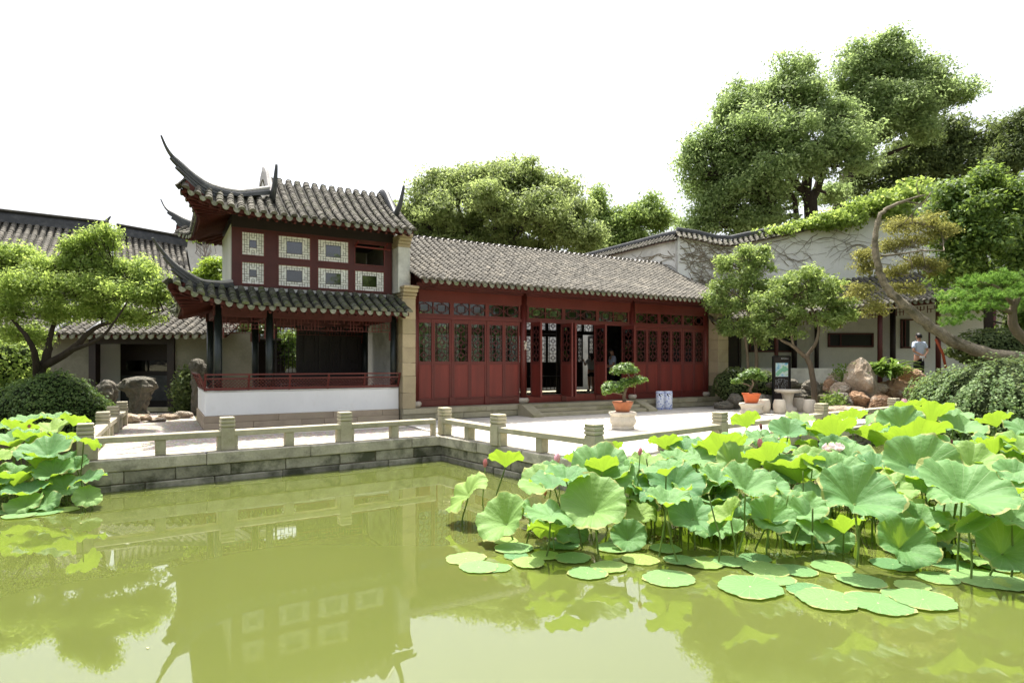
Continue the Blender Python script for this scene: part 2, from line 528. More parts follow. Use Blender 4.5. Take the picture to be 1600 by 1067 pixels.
def make_tree(name, label, base, paths, lobes, leafm, barkm, leaf, clumps, per, cr, group=None, cat='tree', shell=(.45, 1.14),
              flat=.7, low=-1.0, aspect=.5, twigs=.35, twig_r=.02, limb_r=None, twist=False, tri=False):
    t = thing(name, label, cat, base, 0, group)
    b = Vector(base)
    off = (-b.x, -b.y, -b.z)
    big = lobes
    lobes2 = expand(lobes)
    P, N, CC = clump_points(lobes2, clumps * len(lobes) / len(lobes2), per, cr * .85, shell, flat, low)
    mb = MB()
    joints = []
    for pth in paths:
        pts = wobble([p[0] for p in pth], pth[0][1] * .12, 5)
        rr = []
        for i in range(len(pth) - 1):
            for k in range(5): rr.append(pth[i][1] + (pth[i + 1][1] - pth[i][1]) * k / 5)
        rr.append(pth[-1][1])
        mb.tube(pts, rr, 12)
        if twist and pth is paths[0]:
            for s_ in range(7):
                q_ = []; qr = []
                for i, (p, r_) in enumerate(zip(pts, rr)):
                    tt = (pts[min(i + 1, len(pts) - 1)] - pts[max(i - 1, 0)]).normalized()
                    x_ = tt.cross(Vector((0, 1, 0.2))).normalized(); y_ = tt.cross(x_)
                    g_ = s_ * 2 * PI / 7 + i * .16 + .5 * math.sin(i * .5 + s_ * 2)
                    q_.append(p + (x_ * math.cos(g_) + y_ * math.sin(g_)) * r_ * .82); qr.append(r_ * (.26 + .12 * math.sin(i * .9 + s_ * 3)))
                mb.tube(q_, qr, 6)
        joints += pts[len(pts) // 3:]
    J = np.array([tuple(j) for j in joints])
    if limb_r is None: limb_r = paths[0][0][1] * .35
    for (c, r) in lobes:
        c = Vector(c)
        dj = np.linalg.norm(J - np.array(c), axis=1) + np.maximum(0, J[:, 2] - c.z) * 2
        s = Vector(J[int(np.argmin(dj))])
        m = (s + c) / 2 + Vector((0, 0, -.08 * (c - s).length)) + Vector((random.uniform(-1, 1), random.uniform(-1, 1), 0)) * (c - s).length * .08
        pts = wobble([s, m, c], limb_r * .3, 5)
        mb.tube(pts, taper(len(pts), limb_r, limb_r * .4), 6)
        lc = np.array(c)
        for cc in CC[(np.abs((CC - lc) / np.array(r)) < 1.05).all(1)]:
            if random.random() > twigs: continue
            e = Vector(cc)
            s2 = pts[random.randrange(len(pts) // 2, len(pts))]
            m = (s2 + e) / 2 + Vector((random.uniform(-.1, .1), random.uniform(-.1, .1), -.06)) * (e - s2).length
            mb.tube([s2, m, e], [twig_r * 1.3, twig_r, twig_r * .5], 4, caps=False)
    mb.build('trunk', barkm, t, off)
    me = quads_mesh('crown', leaf_tris(P, N, leaf), 3) if tri else quads_mesh('crown', leaf_quads(P, N, leaf, aspect), 4)
    inst('crown', me, leafm, t, off)
    return t
# ================================================================== SETTING
WZ = -0.5
def w2(u, v): p = W(u, v); return (p.x, p.y)
pond = [w2(-1.95, -4.0), w2(4.22, -3.64), w2(4.85, -8.02), w2(16.5, -6.5), (11.6, 13.6), (14.5, 10), (16, 4), (16, -9), (0, -9),
        (-15, -9), (-15, 6), (-13, 11.6), w2(-2.05, -.6)]
k0 = 8
ring = pond[k0:] + pond[:k0 + 1]
outer = [(0, -700), (700, -700), (700, 900), (-700, 900), (-700, -700), (0, -700)]
mb = MB()
poly = ring + outer
n = len(poly)
top = [(x, y, -.03) for x, y in poly]
mb.add(top, [tuple(range(n))])
pr = pond
m_ = len(pr)
mb.add([(x, y, -.03) for x, y in pr] + [(x, y, -1.4) for x, y in pr], [(i, (i + 1) % m_, m_ + (i + 1) % m_, m_ + i) for i in range(m_)])
ground = mb.build('ground', 'soil')
tag(ground, None, kind='structure')
mb = MB(); mb.box(-16, 18, -10, 19, WZ - .85, WZ)
water = mb.build('water', 'water')
tag(water, None, kind='structure')

# paved bank in front of the pavilion: pebble paving with lighter bands
def pebble():
    m = mat('pebble_paving', (.40, .36, .31), .9, .15, 2, .0, 40)
    nt = m.node_tree
    bs = nt.nodes['Principled BSDF']
    tc = nt.nodes.new('ShaderNodeTexCoord')
    vo = nt.nodes.new('ShaderNodeTexVoronoi')
    vo.inputs['Scale'].default_value = 22
    nt.links.new(tc.outputs['Object'], vo.inputs['Vector'])
    old = bs.inputs['Base Color'].links[0].from_socket
    c = mix(nt, .45, old, vo.outputs['Color'], 'SOFT_LIGHT')
    c = mix(nt, ramp(nt, vo.outputs['Distance'], [(.25, (0, 0, 0)), (.6, (.6,) * 3)]), c, (.16, .14, .11))
    nt.links.new(c, bs.inputs['Base Color'])
    b = nt.nodes.new('ShaderNodeBump')
    b.inputs['Strength'].default_value = .6
    b.inputs['Distance'].default_value = .02
    b.invert = True
    nt.links.new(vo.outputs['Distance'], b.inputs['Height'])
    nt.links.new(b.outputs[0], bs.inputs['Normal'])
    return m
MT['pebble'] = pebble()
pave = bpy.data.objects.new('paved_path', None); col.objects.link(pave)
pave.location = ORG; pave.rotation_euler = (0, 0, TH); tag(pave, None, kind='structure')
mb = MB(); mb.prism([(-1.9, -3.95), (4.3, -3.6), (4.3, .0), (0, 0), (0, 6.2), (-1.6, 6.2), (-1.9, 0)], -.02, -.004)
mb.build('paving_sheet', 'pebble', pave)
mb = MB()
for (a, b_, c_, d_) in ((-1.7, -3.3, 4.2, -2.95), (-1.7, -1.6, 4.2, -1.35)):
    mb.box(a, c_, b_, b_ + .16, -.003, .004)
mb.build('stone_band', 'slab', pave)

ter = bpy.data.objects.new('terrace', None); col.objects.link(ter)
ter.location = ORG; ter.rotation_euler = (0, 0, TH); tag(ter, None, kind='structure')
mb = MB(); mb.prism([(4.31, -3.6), (4.9, -7.9), (16.4, -6.4), (19.5, -6.0), (19.5, -.1), (4.31, -.1)], -.025, -.012)
mb.build('terrace_bed', 'deck', ter)
v_ = -7.7; row = 0
while v_ < -.35:
    lo = 4.36 + max(0, (-3.6 - v_)) * .137
    u_ = lo - random.uniform(0, .5)
    while u_ < 17.3:
        a, b_ = max(u_, lo), min(u_ + 1.15, 17.4)
        front = -7.78 + (a - 4.9) * .13
        c_ = max(v_, front)
        if b_ - a > .1 and v_ + .62 - c_ > .08:
            mb = MB(); mb.cbox(a + .008, b_ - .008, c_ + .008, min(v_ + .62, -.21) - .008, -.02, random.uniform(-.002, .002), .004)
            mb.build('paving_slab', 'slab', ter)
        u_ += 1.15
    v_ += .62; row += 1

# stone pond walls: each stone a piece of its own
def pond_wall(name, p0, p1, cop=1.9, in_=.5, protr=.05):
    root = bpy.data.objects.new(name, None); col.objects.link(root)
    a, b_ = Vector((*p0, 0)), Vector((*p1, 0))
    L = (b_ - a).length
    root.location = a
    root.rotation_euler = (0, 0, math.atan2((b_ - a).y, (b_ - a).x))
    tag(root, None, kind='structure')
    # local x along the wall, +y into the land
    def course(z0, z1, lo, hi, out, nm, mt):
        x = 0
        while x < L - .02:
            l = random.uniform(lo, hi)
            e = min(x + l, L)
            if L - e < .25: e = L
            o = out + random.uniform(-.012, .012)
            mb = MB(); mb.cbox(x + .005, e - .005, -o, in_, z0 + .004, z1 - .004 + (random.uniform(-.003, .003) if nm != 'coping_stone' else 0), .014, .006)
            mb.build(nm, mt, root)
            x = e
    course(-.20, .004, cop * .8, cop * 1.15, protr, 'coping_stone', 'coping')
    course(-.40, -.20, .5, 1.15, protr - .03, 'wall_stone', 'wallstone')
    course(-.75, -.40, .6, 1.2, protr - .01, 'footing_stone', 'wallstone')
    return root
pond_wall('pond_wall', w2(-2.0, -4.0), w2(4.24, -3.64))
pond_wall('pond_wall', w2(4.22, -3.62), w2(4.82, -8.02), 1.6)
pond_wall('pond_wall', w2(4.82, -8.04), w2(16.6, -6.49))
pond_wall('pond_wall', w2(-2.05, -.6), w2(-2.0, -4.02), 1.6)

# ================================================================== LOW STONE RAILINGS
def post_mesh(s=.22, h=.57):
    mb = MB()
    a = s / 2
    for z0, z1, k in ((0, .39, 1), (.39, .405, .86), (.405, .455, 1.05), (.455, .467, .92), (.467, .52, 1.05), (.52, .53, .94), (.53, h, 1.0)):
        mb.cbox(-a * k, a * k, -a * k, a * k, z0, z1, .010, .002)
    return mb.mesh('post')
PM = post_mesh()
def railing(label, pts, mids, skip_first=False):
    a = Vector(w2(*pts[0]))
    root = thing('stone_railing', label, 'railing', (a.x, a.y, .004), TH)
    P = [Vector((p[0] - pts[0][0], p[1] - pts[0][1], 0)) for p in pts]
    for i, p in enumerate(P):
        if i == 0 and skip_first: continue
        d = (P[min(i + 1, len(P) - 1)] - P[max(i - 1, 0)])
        inst('post', PM, 'rail', root, p, (0, 0, math.atan2(d.y, d.x) if len(mids) else 0))
    for i in range(len(P) - 1):
        d = (P[i + 1] - P[i]); L = d.length; ang = math.atan2(d.y, d.x)
        mb = MB(); mb.cbox(.10, L - .10, -.10, .10, .245, .345, .012, .003)
        o = mb.build('rail', 'rail', root, P[i]); o.rotation_euler = (0, 0, ang)
        for k in range(mids[i]):
            x = L * (k + 1) / (mids[i] + 1)
            mb = MB(); mb.cbox(x - .075, x + .075, -.085, .085, 0, .245, .008, .002)
            o = mb.build('support', 'rail', root, P[i]); o.rotation_euler = (0, 0, ang)
        for x in (.13, L - .13):
            mb = MB(); mb.cbox(x - .03, x + .03, -.085, .085, 0, .245, .006)
            o = mb.build('support', 'rail', root, P[i]); o.rotation_euler = (0, 0, ang)
    return root
railing('low stone railing along the paved bank below the pavilion\'s white base wall', [(-1.85, -3.86), (.16, -3.72), (2.22, -3.62), (4.22, -3.50)][:3] + [(4.22, -3.50)], [1, 1, 1])
for o in [c for c in bpy.data.objects if c.name.startswith('post') and c.parent and c.parent.name == 'stone_railing'][-1:]:
    bpy.data.objects.remove(o)
railing('low stone railing running back from the pond past the clipped round bush', [(-1.85, -3.86), (-1.80, -1.26), (-1.73, .42), (-1.65, 2.27)], [2, 1, 1], True)
railing('low stone railing down the terrace side, ending at the front corner post', [(4.36, -3.50), (4.52, -5.56), (4.95, -7.85)], [1, 1])
railing('low stone railing along the terrace front behind the big lotus bed', [(4.95, -7.85), (8.43, -7.26), (12.48, -6.70), (16.2, -6.35)], [1, 1, 2], True)

# ================================================================== ROOF TILING
def tile_mesh(r, ln, taperk=.90, th=.018):
    mb = MB(); n = 6
    lo = []; hi = []; inn = []
    for k in range(n + 1):
        g = PI * k / n
        lo.append((-r * math.cos(g), ln * .5, r * math.sin(g) * .92))
        hi.append((-r * taperk * math.cos(g), -ln * .5, r * taperk * math.sin(g) * .92 - .014))
        inn.append((-(r - th) * math.cos(g), ln * .5, (r - th) * math.sin(g) * .9 - .002))
    vs = lo + hi + inn
    fs = [(k, k + 1, n + 1 + k + 1, n + 1 + k) for k in range(n)]
    mb.add(vs, fs, True)
    fs = [(k, 2 * (n + 1) + k, 2 * (n + 1) + k + 1, k + 1) for k in range(n)] 
    mb.add(vs, fs, False)
    mb.add([lo[0], inn[0], inn[3], inn[n], lo[n]] , [], False)
    mb.add(inn, [tuple(range(n + 1))])
    return mb.mesh('cover_tile')
def drip_mesh(r):
    mb = MB(); n = 7
    pts = [(-r, .012), (r, .012)] + [(r * math.cos(PI * k / n), -r * 1.25 * math.sin(PI * k / n) ** 1.1) for k in range(1, n)]
    m = len(pts)
    mb.add([(x, 0, z) for x, z in pts] + [(x, -.016, z) for x, z in pts],
           [tuple(range(m)), tuple(range(m, 2 * m))[::-1]] + [(i, (i + 1) % m, m + (i + 1) % m, m + i) for i in range(m)])
    return mb.mesh('drip_tile')
def resample(pl, step):
    pl = [Vector(p) for p in pl]
    out = []; acc = 0.0; nxt = 0.0
    for i in range(len(pl) - 1):
        d = pl[i + 1] - pl[i]; l = d.length
        while nxt <= acc + l:
            out.append((pl[i] + d * ((nxt - acc) / l), d.normalized())); nxt += step
        acc += l
    return out
def slope(root, off, cols, r, expo, tmat, n_single=300, deckname='roof', drips=True, soffit=True, dmat='drip', thick=.12):
    """cols: polylines from the eave UP to the ridge, one per row of cover tiles"""
    K = 14
    g = []
    for c in cols:
        c = [Vector(p) for p in c]
        ls = [0]
        for i in range(len(c) - 1): ls.append(ls[-1] + (c[i + 1] - c[i]).length)
        rowp = []
        for k in range(K):
            t = ls[-1] * k / (K - 1)
            i = max(j for j in range(len(c) - 1) if ls[j] <= t + 1e-9)
            l = ls[i + 1] - ls[i]
            rowp.append(c[i] + (c[i + 1] - c[i]) * ((t - ls[i]) / l))
        g.append(rowp)
    rows = []
    for i, rp in enumerate(g):
        rows.append(rp)
        if i < len(g) - 1:
            rows.append([(a + b) / 2 + Vector((0, 0, -r * .7)) for a, b in zip(rp, g[i + 1])])
    mb = MB(); mb.grid(rows, True)
    deck = mb.build(deckname, 'deck', root, off)
    if soffit:
        mb = MB(); mb.grid([[p + Vector((0, 0, -thick)) for p in rp] for rp in g], True)
        e = [rp[0] for rp in g]
        mb.grid([[p + Vector((0, 0, -thick)) for p in e], [p + Vector((0, 0, -.03)) for p in e]], False)
        mb.build('soffit', 'soffit', root, off)
    ln = expo * 1.5
    TMs = [tile_mesh(r * random.uniform(.95, 1.05), ln) for _ in range(3)]
    items = []
    for ci, c in enumerate(cols):
        a = g[max(ci - 1, 0)][0]; b = g[min(ci + 1, len(g) - 1)][0]
        ac = (b - a); ac.normalize()
        for k, (p, d) in enumerate(resample(c, expo)):
            dn = -d
            x = ac - dn * ac.dot(dn); x.normalize()
            z = x.cross(dn)
            if z.z < 0: x = -x; z = -z
            jx = random.uniform(-.006, .006)
            p = p + x * jx + z * (r * .12 + random.uniform(-.004, .006))
            a_ = random.uniform(-.03, .03)
            x2 = (x * math.cos(a_) + dn * math.sin(a_)); y2 = (dn * math.cos(a_) - x * math.sin(a_))
            M = Matrix(((x2.x, y2.x, z.x, p.x), (x2.y, y2.y, z.y, p.y), (x2.z, y2.z, z.z, p.z), (0, 0, 0, 1)))
            items.append((k, ci, M))
    items.sort(key=lambda q: (q[0], q[1]))
    for k, ci, M in items[:n_single]:
        inst('cover_tile', random.choice(TMs), tmat, deck, mtx=M)
    if items[n_single:]:
        mb = MB()
        base = [[Vector(v.co) for v in t.vertices] for t in TMs]
        fcs = [[tuple(p.vertices) for p in t.polygons] for t in TMs]
        sms = [[p.use_smooth for p in t.polygons] for t in TMs]
        for k, ci, M in items[n_single:]:
            t = random.randrange(3)
            o = len(mb.v)
            mb.v += [tuple(M @ q) for q in base[t]]
            mb.f += [tuple(i + o for i in q) for q in fcs[t]]
            mb.sm += sms[t]
        o = mb.build('cover_tiles', tmat + '_far' if tmat + '_far' in MT else tmat, deck)
        o['kind'] = 'stuff'
    if drips:
        DM = drip_mesh(r * 1.0)
        for i in range(len(cols) - 1):
            p = (g[i][0] + g[i + 1][0]) / 2
            x = (g[i + 1][0] - g[i][0]).normalized()
            o_ = (g[i][0] - g[i][1]); o_ = o_ - x * o_.dot(x); o_.normalize()
            out = Vector((o_.x, o_.y, 0)).normalized()
            y = out + Vector((0, 0, .25)); y = y - x * y.dot(x); y.normalize()
            z = x.cross(y)
            if z.z < 0: x = -x; z = -z
            p = p + out * .03 + Vector((0, 0, -r * .5 + random.uniform(-.006, .006)))
            M = Matrix(((x.x, y.x, z.x, p.x), (x.y, y.y, z.y, p.y), (x.z, y.z, z.z, p.z), (0, 0, 0, 1)))
            inst('drip_tile', DM, dmat, deck, mtx=M)
    return deck
def island_tiles(m):
    """per-tile tone for tiles joined in one mesh"""
    m2 = MT[m].copy(); nt = m2.node_tree
    bs = nt.nodes['Principled BSDF']
    ge = nt.nodes.new('ShaderNodeNewGeometry')
    k = ramp(nt, ge.outputs['Random Per Island'], [(0, (.75,) * 3), (1, (1.25,) * 3)])
    old = bs.inputs['Base Color'].links[0].from_socket
    nt.links.new(mix(nt, 1.0, old, k, 'MULTIPLY'), bs.inputs['Base Color'])
    return m2
for m in ('tile', 'tile_low', 'tile_hall'): MT[m + '_far'] = island_tiles(m)

def sweep(mb, path, ws, hs, up=Vector((0, 0, 1)), round_top=True):
    """ridge strip: rounded-top section swept along a path"""
    path = [Vector(p) for p in path]
    rings = []
    for i, p in enumerate(path):
        t = (path[min(i + 1, len(path) - 1)] - path[max(i - 1, 0)]).normalized()
        hz = Vector((t.x, t.y, 0))
        if hz.length < .05: hz = Vector((1, 0, 0))
        hz.normalize()
        s = Vector((-hz.y, hz.x, 0))
        nn = s.cross(t); 
        if nn.z < -.2: nn = -nn
        nn = -nn if nn.dot(up) < 0 and abs(nn.z) > .2 else nn
        w, h = ws[i] / 2, hs[i]
        prof = [(-w, 0), (-w, h * .6), (-w * .72, h * .88), (0, h), (w * .72, h * .88), (w, h * .6), (w, 0)]
        rings.append([p + s * a + nn * b for a, b in prof])
    m = len(rings[0])
    vs = [q for r in rings for q in r]
    fs = [(i * m + k, i * m + (k + 1) % m, (i + 1) * m + (k + 1) % m, (i + 1) * m + k) for i in range(len(rings) - 1) for k in range(m)]
    fs += [tuple(range(m))[::-1], tuple((len(rings) - 1) * m + k for k in range(m))]
    mb.add(vs, fs, False)

# lattices -------------------------------------------------------------
def segs_mesh(segs, w, d, org, xa, za, ya):
    """bars (x0,z0,x1,z1) in a panel plane -> mesh; ya = depth direction"""
    mb = MB()
    org, xa, za, ya = Vector(org), Vector(xa), Vector(za), Vector(ya)
    for i, (x0, z0, x1, z1) in enumerate(segs):
        a = org + xa * x0 + za * z0
        b = org + xa * x1 + za * z1
        dd = d * (1 + .04 * (i % 5))
        mb.beam(a, b, dd, w, up=(b - a).cross(ya))
    return mb
def step_lattice(W_, H_, nx, ny, pane, seed, keep=.74):
    """broken-grid lattice, mirror symmetric, round a centre pane (cells x0,x1,z0,z1) or none"""
    rr = random.Random(seed)
    cw, ch = W_ / nx, H_ / ny
    S = []
    def inside(x, z):
        return pane and pane[0] < x < pane[1] and pane[2] < z < pane[3]
    hx = (nx + 1) // 2
    for j in range(1, ny):
        for i in range(hx):
            if rr.random() > keep: continue
            for ii in {i, nx - 1 - i}:
                if inside(ii + .5, j): continue
                S.append((ii * cw, j * ch, (ii + 1) * cw, j * ch))
    for i in range(1, hx + (0 if nx % 2 else 1)):
        for j in range(ny):
            if rr.random() > keep: continue
            for ii in {i, nx - i}:
                if inside(ii, j + .5): continue
                S.append((ii * cw, j * ch, ii * cw, (j + 1) * ch))
    if pane:
        x0, x1, z0, z1 = pane[0] * cw, pane[1] * cw, pane[2] * ch, pane[3] * ch
        S += [(x0, z0, x1, z0), (x0, z1, x1, z1), (x0, z0, x0, z1), (x1, z0, x1, z1)]
    return S
def diamond_lattice(W_, H_, n):
    S = []
    h = H_ / n
    for k in range(n):
        z = k * h; c = z + h / 2; m = W_ / 2
        a, b = W_ * .26, h * .26
        S += [(m - a, c, m, c + b), (m, c + b, m + a, c), (m + a, c, m, c - b), (m, c - b, m - a, c)]
        S += [(m - a * .5, c - b * .5, m - a * .5, c + b * .5), (m + a * .5, c - b * .5, m + a * .5, c + b * .5),
              (m - a * .5, c + b * .5, m + a * .5, c + b * .5), (m - a * .5, c - b * .5, m + a * .5, c - b * .5)]
        S += [(0, c, m - a, c), (m + a, c, W_, c), (m, c + b, m, z + h), (m, c - b, m, z)]
        S += [(0, z + h * .8, m - a * .8, z + h), (W_, z + h * .8, m + a * .8, z + h), (0, z + h * .2, m - a * .8, z), (W_, z + h * .2, m + a * .8, z)]
        S += [(W_ * .14, z, W_ * .14, z + h), (W_ * .86, z, W_ * .86, z + h)]
        if k: S.append((0, z, W_, z))
    return S
def uat(px, v):
    a = (px - CX) / F
    return (a * (ORG.y + VX.y * v) - ORG.x - VX.x * v) / (UX.x - a * UX.y)
def ray_plane(px, py, A, B):
    """point of a sight line on the upright plane through plan points A, B -> (u, v, z)"""
    a = (px - CX) / F
    pa, pb = W(*A), W(*B)
    d = pb - pa
    t = (a * pa.y - pa.x) / (d.x - a * d.y)
    p = pa + d * t
    return Vector((A[0] + (B[0] - A[0]) * t, A[1] + (B[1] - A[1]) * t, EYE - (py - HY) * p.y / F))

# ================================================================== TWO-STOREY PAVILION
pav = bthing('pavilion', 'two-storey pavilion with upswept tiled eaves, lattice windows and white base wall', 'pavilion', 0, 0)
PO = OFF[pav.name]
# base
x = 0
for z0, z1, lo, hi in ((0, .15, .5, 1.5), (.15, .305, 1.2, 2.4)):
    x = 0.0
    while x < 4.6:
        e = min(x + random.uniform(lo, hi), 4.6)
        if 4.6 - e < .3: e = 4.6
        mb = MB(); mb.cbox(x + .003, e - .003, 0, .3, z0 + .002, z1 - .002, .006, .002); bp(mb, 'base_stone', 'stone_pink', pav)
        x = e
    y = .3
    while y < 3.0:
        e = min(y + random.uniform(lo, hi), 3.0)
        mb = MB(); mb.cbox(0, .3, y + .003, e - .003, z0 + .002, z1 - .002, .006, .002); bp(mb, 'base_stone', 'stone_pink', pav)
        y = e
mb = MB(); mb.box(.28, 4.6, .28, 3.0, .01, .30); bp(mb, 'floor_slab', 'slab', pav)
mb = MB()
mb.cbox(.03, 4.6, .03, .2, .303, .85, .012); mb.cbox(.032, .2, .203, 2.98, .303, .848, .012)
bp(mb, 'base_wall', 'plaster', pav)
mb = MB(); mb.cbox(.01, 4.6, .01, .24, .852, .875, .005); mb.cbox(.012, .24, .242, 2.98, .852, .874, .005)
bp(mb, 'wall_coping', 'plaster_old', pav)
# red bench railing leaning outwards, front and side
def bench(p0, p1, out, nposts):
    p0, p1, out = Vector(p0), Vector(p1), Vector(out)
    d = p1 - p0; L = d.length; d.normalize()
    lean = lambda z: out * (.16 * (z - .9) / .36)
    rl = lambda z, a=0, b=L: (p0 + d * a + lean(z) + Vector((0, 0, z)), p0 + d * b + lean(z) + Vector((0, 0, z)))
    mb = MB()
    for z, h, w in ((.915, .06, .06), (1.155, .035, .05), (1.25, .035, .06)): mb.beam(*rl(z), w, h)
    r = bp(mb, 'red_railing', 'redframe', pav)
    for i in range(nposts + 1):
        a = L * i / nposts
        mb = MB(); mb.beam(p0 + d * a + lean(.88) + Vector((0, 0, .88)), p0 + d * a + lean(1.26) + Vector((0, 0, 1.262)), .045, .045, up=out)
        mb.build('upright', 'redframe', r)
    mb = MB(); s = .075; k = 0
    z0, z1 = .945, 1.138
    x = -.19
    while x < L:
        for sg in (1, -1):
            a, b = (x, x + .19) if sg > 0 else (x + .19, x)
            za, zb = z0, z1
            if min(a, b) < 0 or max(a, b) > L: continue
            mb.beam(p0 + d * a + lean(za) + Vector((0, 0, za)) + out * (.004 * sg), p0 + d * b + lean(zb) + Vector((0, 0, zb)) + out * (.004 * sg), .012, .012, up=out)
        x += s
    mb.build('railing_lattice', 'redframe', r)
bench((.03, .06, 0), (4.58, .06, 0), (0, -1, 0), 5)
bench((.06, .03, 0), (.06, 2.95, 0), (-1, 0, 0), 3)
# columns
for u, v in ((.31, .17), (1.42, .17), (4.5, .17), (.31, 2.72), (1.42, 2.72), (4.5, 2.72)):
    mb = MB(); mb.lathe([(.085, .30), (.085, 2.84)], 14, (u, v, 0)); bp(mb, 'column', 'column', pav)
mb = MB()
for v in (.17, 2.72):
    mb.box(.2, 4.6, v - .05, v + .05, 2.60, 2.84)
for u in (.31, 1.42, 4.5): mb.box(u - .045, u + .045, .22, 2.67, 2.62, 2.82)
bp(mb, 'beams', 'redbrown', pav)
for v in (.17, 2.72):
    for (a, b, nx, sd) in ((.40, 1.33, 12, 3), (1.51, 4.41, 36, 4)):
        mb = segs_mesh([(0, 0, b - a, 0), (0, .27, b - a, .27), (0, 0, 0, .27), (b - a, 0, b - a, .27)] + step_lattice(b - a, .27, nx, 3, None, sd, .66), .014, .02, (a, v, 2.325), (1, 0, 0), (0, 0, 1), (0, 1, 0))
        for q in (0, b - a - .03): mb.box(a + q, a + q + .03, v - .02, v + .02, 2.1, 2.324)
        bp(mb, 'hanging_lattice', 'redframe', pav)
mb = MB(); mb.box(.15, 4.6, .1, 2.85, 2.846, 2.90); bp(mb, 'ceiling', 'darkwood', pav)
for k in range(4):
    a_ = 1.95 + k * .625; w_ = .6235
    mb = MB(); mb.box(a_, a_ + w_, 2.79, 2.83, .31, 1.25)
    for q in ((a_, a_ + .05, 1.25, 2.6), (a_ + w_ - .05, a_ + w_, 1.25, 2.6), (a_ + .05, a_ + w_ - .05, 2.52, 2.6)): mb.box(q[0], q[1], 2.79, 2.83, q[2], q[3])
    if k: mb.box(a_ + .05, a_ + w_ - .05, 2.825, 2.835, 1.25, 2.52)  # solid dark sheet added so the space behind the columns reads dark
    s_ = bp(mb, 'added_screen_leaf', 'darkwood', pav)
    segs_mesh(step_lattice(w_ - .1, 1.27, 5, 11, (1, 4, 3, 8) if k % 2 else None, 40 + k, .8), .014, .02, (a_ + .05, 2.81, 1.25), (1, 0, 0), (0, 0, 1), (0, 1, 0)).build('lattice', 'darkwood', s_)
mb = MB(); mb.cbox(2.0, 3.6, 1.9, 2.2, .31, .95, .02); bp(mb, 'bench_chest', 'darkwood', pav)

# roofs with a flying corner
def eave(s, e0, flare, lift, e=2.2):
    return flare * s ** 2, lift * s ** e
def curve(pe, pt, n=7, k=.22):
    pe, pt = Vector(pe), Vector(pt)
    out = []
    for i in range(n):
        t = i / (n - 1)
        p = pe.lerp(pt, t)
        p.z = pe.z + (pt.z - pe.z) * (t * (1 - k) + k * t * t)
        out.append(p)
    return out
def hip_roof(u_c, v_f, v_b, ze, straight_u, flare, lift, A, ztop, vtop_f, vtop_b, ridge, u_end, tm, indiv, sp=.225):
    """front / left / back slopes. A=(u,zhip) inner end of the hip; ridge=(v,z) or None for a skirt roof against a wall"""
    uA, zA = A
    vm = (v_f + v_b) / 2
    def front_cols(sign):
        cols = []
        u = u_end
        while u > u_c + .02:
            s = max(0, (straight_u - u) / (straight_u - u_c))
            fl, li = eave(s, 0, flare, lift)
            vf = v_f - fl
            ez = ze + li
            if u >= uA:
                top = (u, ridge[0], ridge[1]) if ridge else (u, vtop_f, zA)
            else:
                f = (uA - u) / (uA - u_c)
                cv, cz = v_f - flare, ze + lift
                top = (u, vtop_f + (cv - vtop_f) * f + .03, zA + (cz - zA) * f ** .8 + .03)
            pe = (u, vf, ez)
            c = curve(pe, top)
            if sign < 0: c = [Vector((p.x, 2 * vm - p.y, p.z)) for p in c]
            cols.append(c)
            u -= sp
        return cols
    def left_cols():
        cols = []
        cv0, cv1 = v_f - flare, v_b + flare
        v = cv0 + .08
        while v < cv1 - .05:
            dmin = min(v - cv0, cv1 - v)
            s = max(0, 1 - dmin / 1.5)
            ue = u_c + flare * .9 * (1 - s ** 2)
            ez = ze + lift * s ** 2.2
            if v < vtop_f: f = (vtop_f - v) / (vtop_f - cv0); top = (uA + (u_c - uA) * f, v, zA + (ze + lift - zA) * f ** .8 + .03)
            elif v > vtop_b: f = (v - vtop_b) / (cv1 - vtop_b); top = (uA + (u_c - uA) * f, v, zA + (ze + lift - zA) * f ** .8 + .03)
            else: top = (uA, v, zA)
            cols.append(curve((ue, v, ez), top))
            v += sp
        return cols
    d = slope(pav, PO, front_cols(1), .078, .098, tm, indiv)
    slope(pav, PO, left_cols(), .078, .098, tm, 0)
    slope(pav, PO, front_cols(-1), .078, .098, tm, 0)
    # rafters under the three eaves
    mb = MB()
    u = u_end - .1
    while u > u_c + .1:
        s = max(0, (straight_u - u) / (straight_u - u_c)); fl, li = eave(s, 0, flare, lift)
        x_in = max(u, uA * .5 + u * .5) if u < uA else u
        for sg in (1, -1):
            e = Vector((u, v_f - fl + .04, ze + li - .155)); i_ = Vector((x_in, vtop_f + .1 if not ridge else .32, ze + .12))
            if sg < 0: e.y = 2 * vm - e.y; i_.y = 2 * vm - i_.y
            mb.beam(i_, e, .05, .05)
        u -= .2
    v = v_f - flare + .15
    while v < v_b + flare - .1:
        dmin = min(v - (v_f - flare), v_b + flare - v); s = max(0, 1 - dmin / 1.5)
        mb.beam((.62, vm + (v - vm) * .55, ze + .12), (u_c + flare * .9 * (1 - s ** 2) + .04, v, ze + lift * s ** 2.2 - .155), .05, .05)
        v += .2
    o = bp(mb, 'rafters', 'soffit', pav); o['kind'] = 'stuff'
    return d
# lower skirt roof and upper roof
hip_roof(-.75, -.68, 3.68, 2.82, 1.2, .36, .42, (.6, 3.29), None, .27, 2.73, None, 4.62, 'tile_low', 300)
hip_roof(-.52, -.56, 3.56, 4.93, 1.3, .46, .30, (1.5, 5.49), None, .42, 2.58, (1.5, 6.26), 4.78, 'tile', 300)
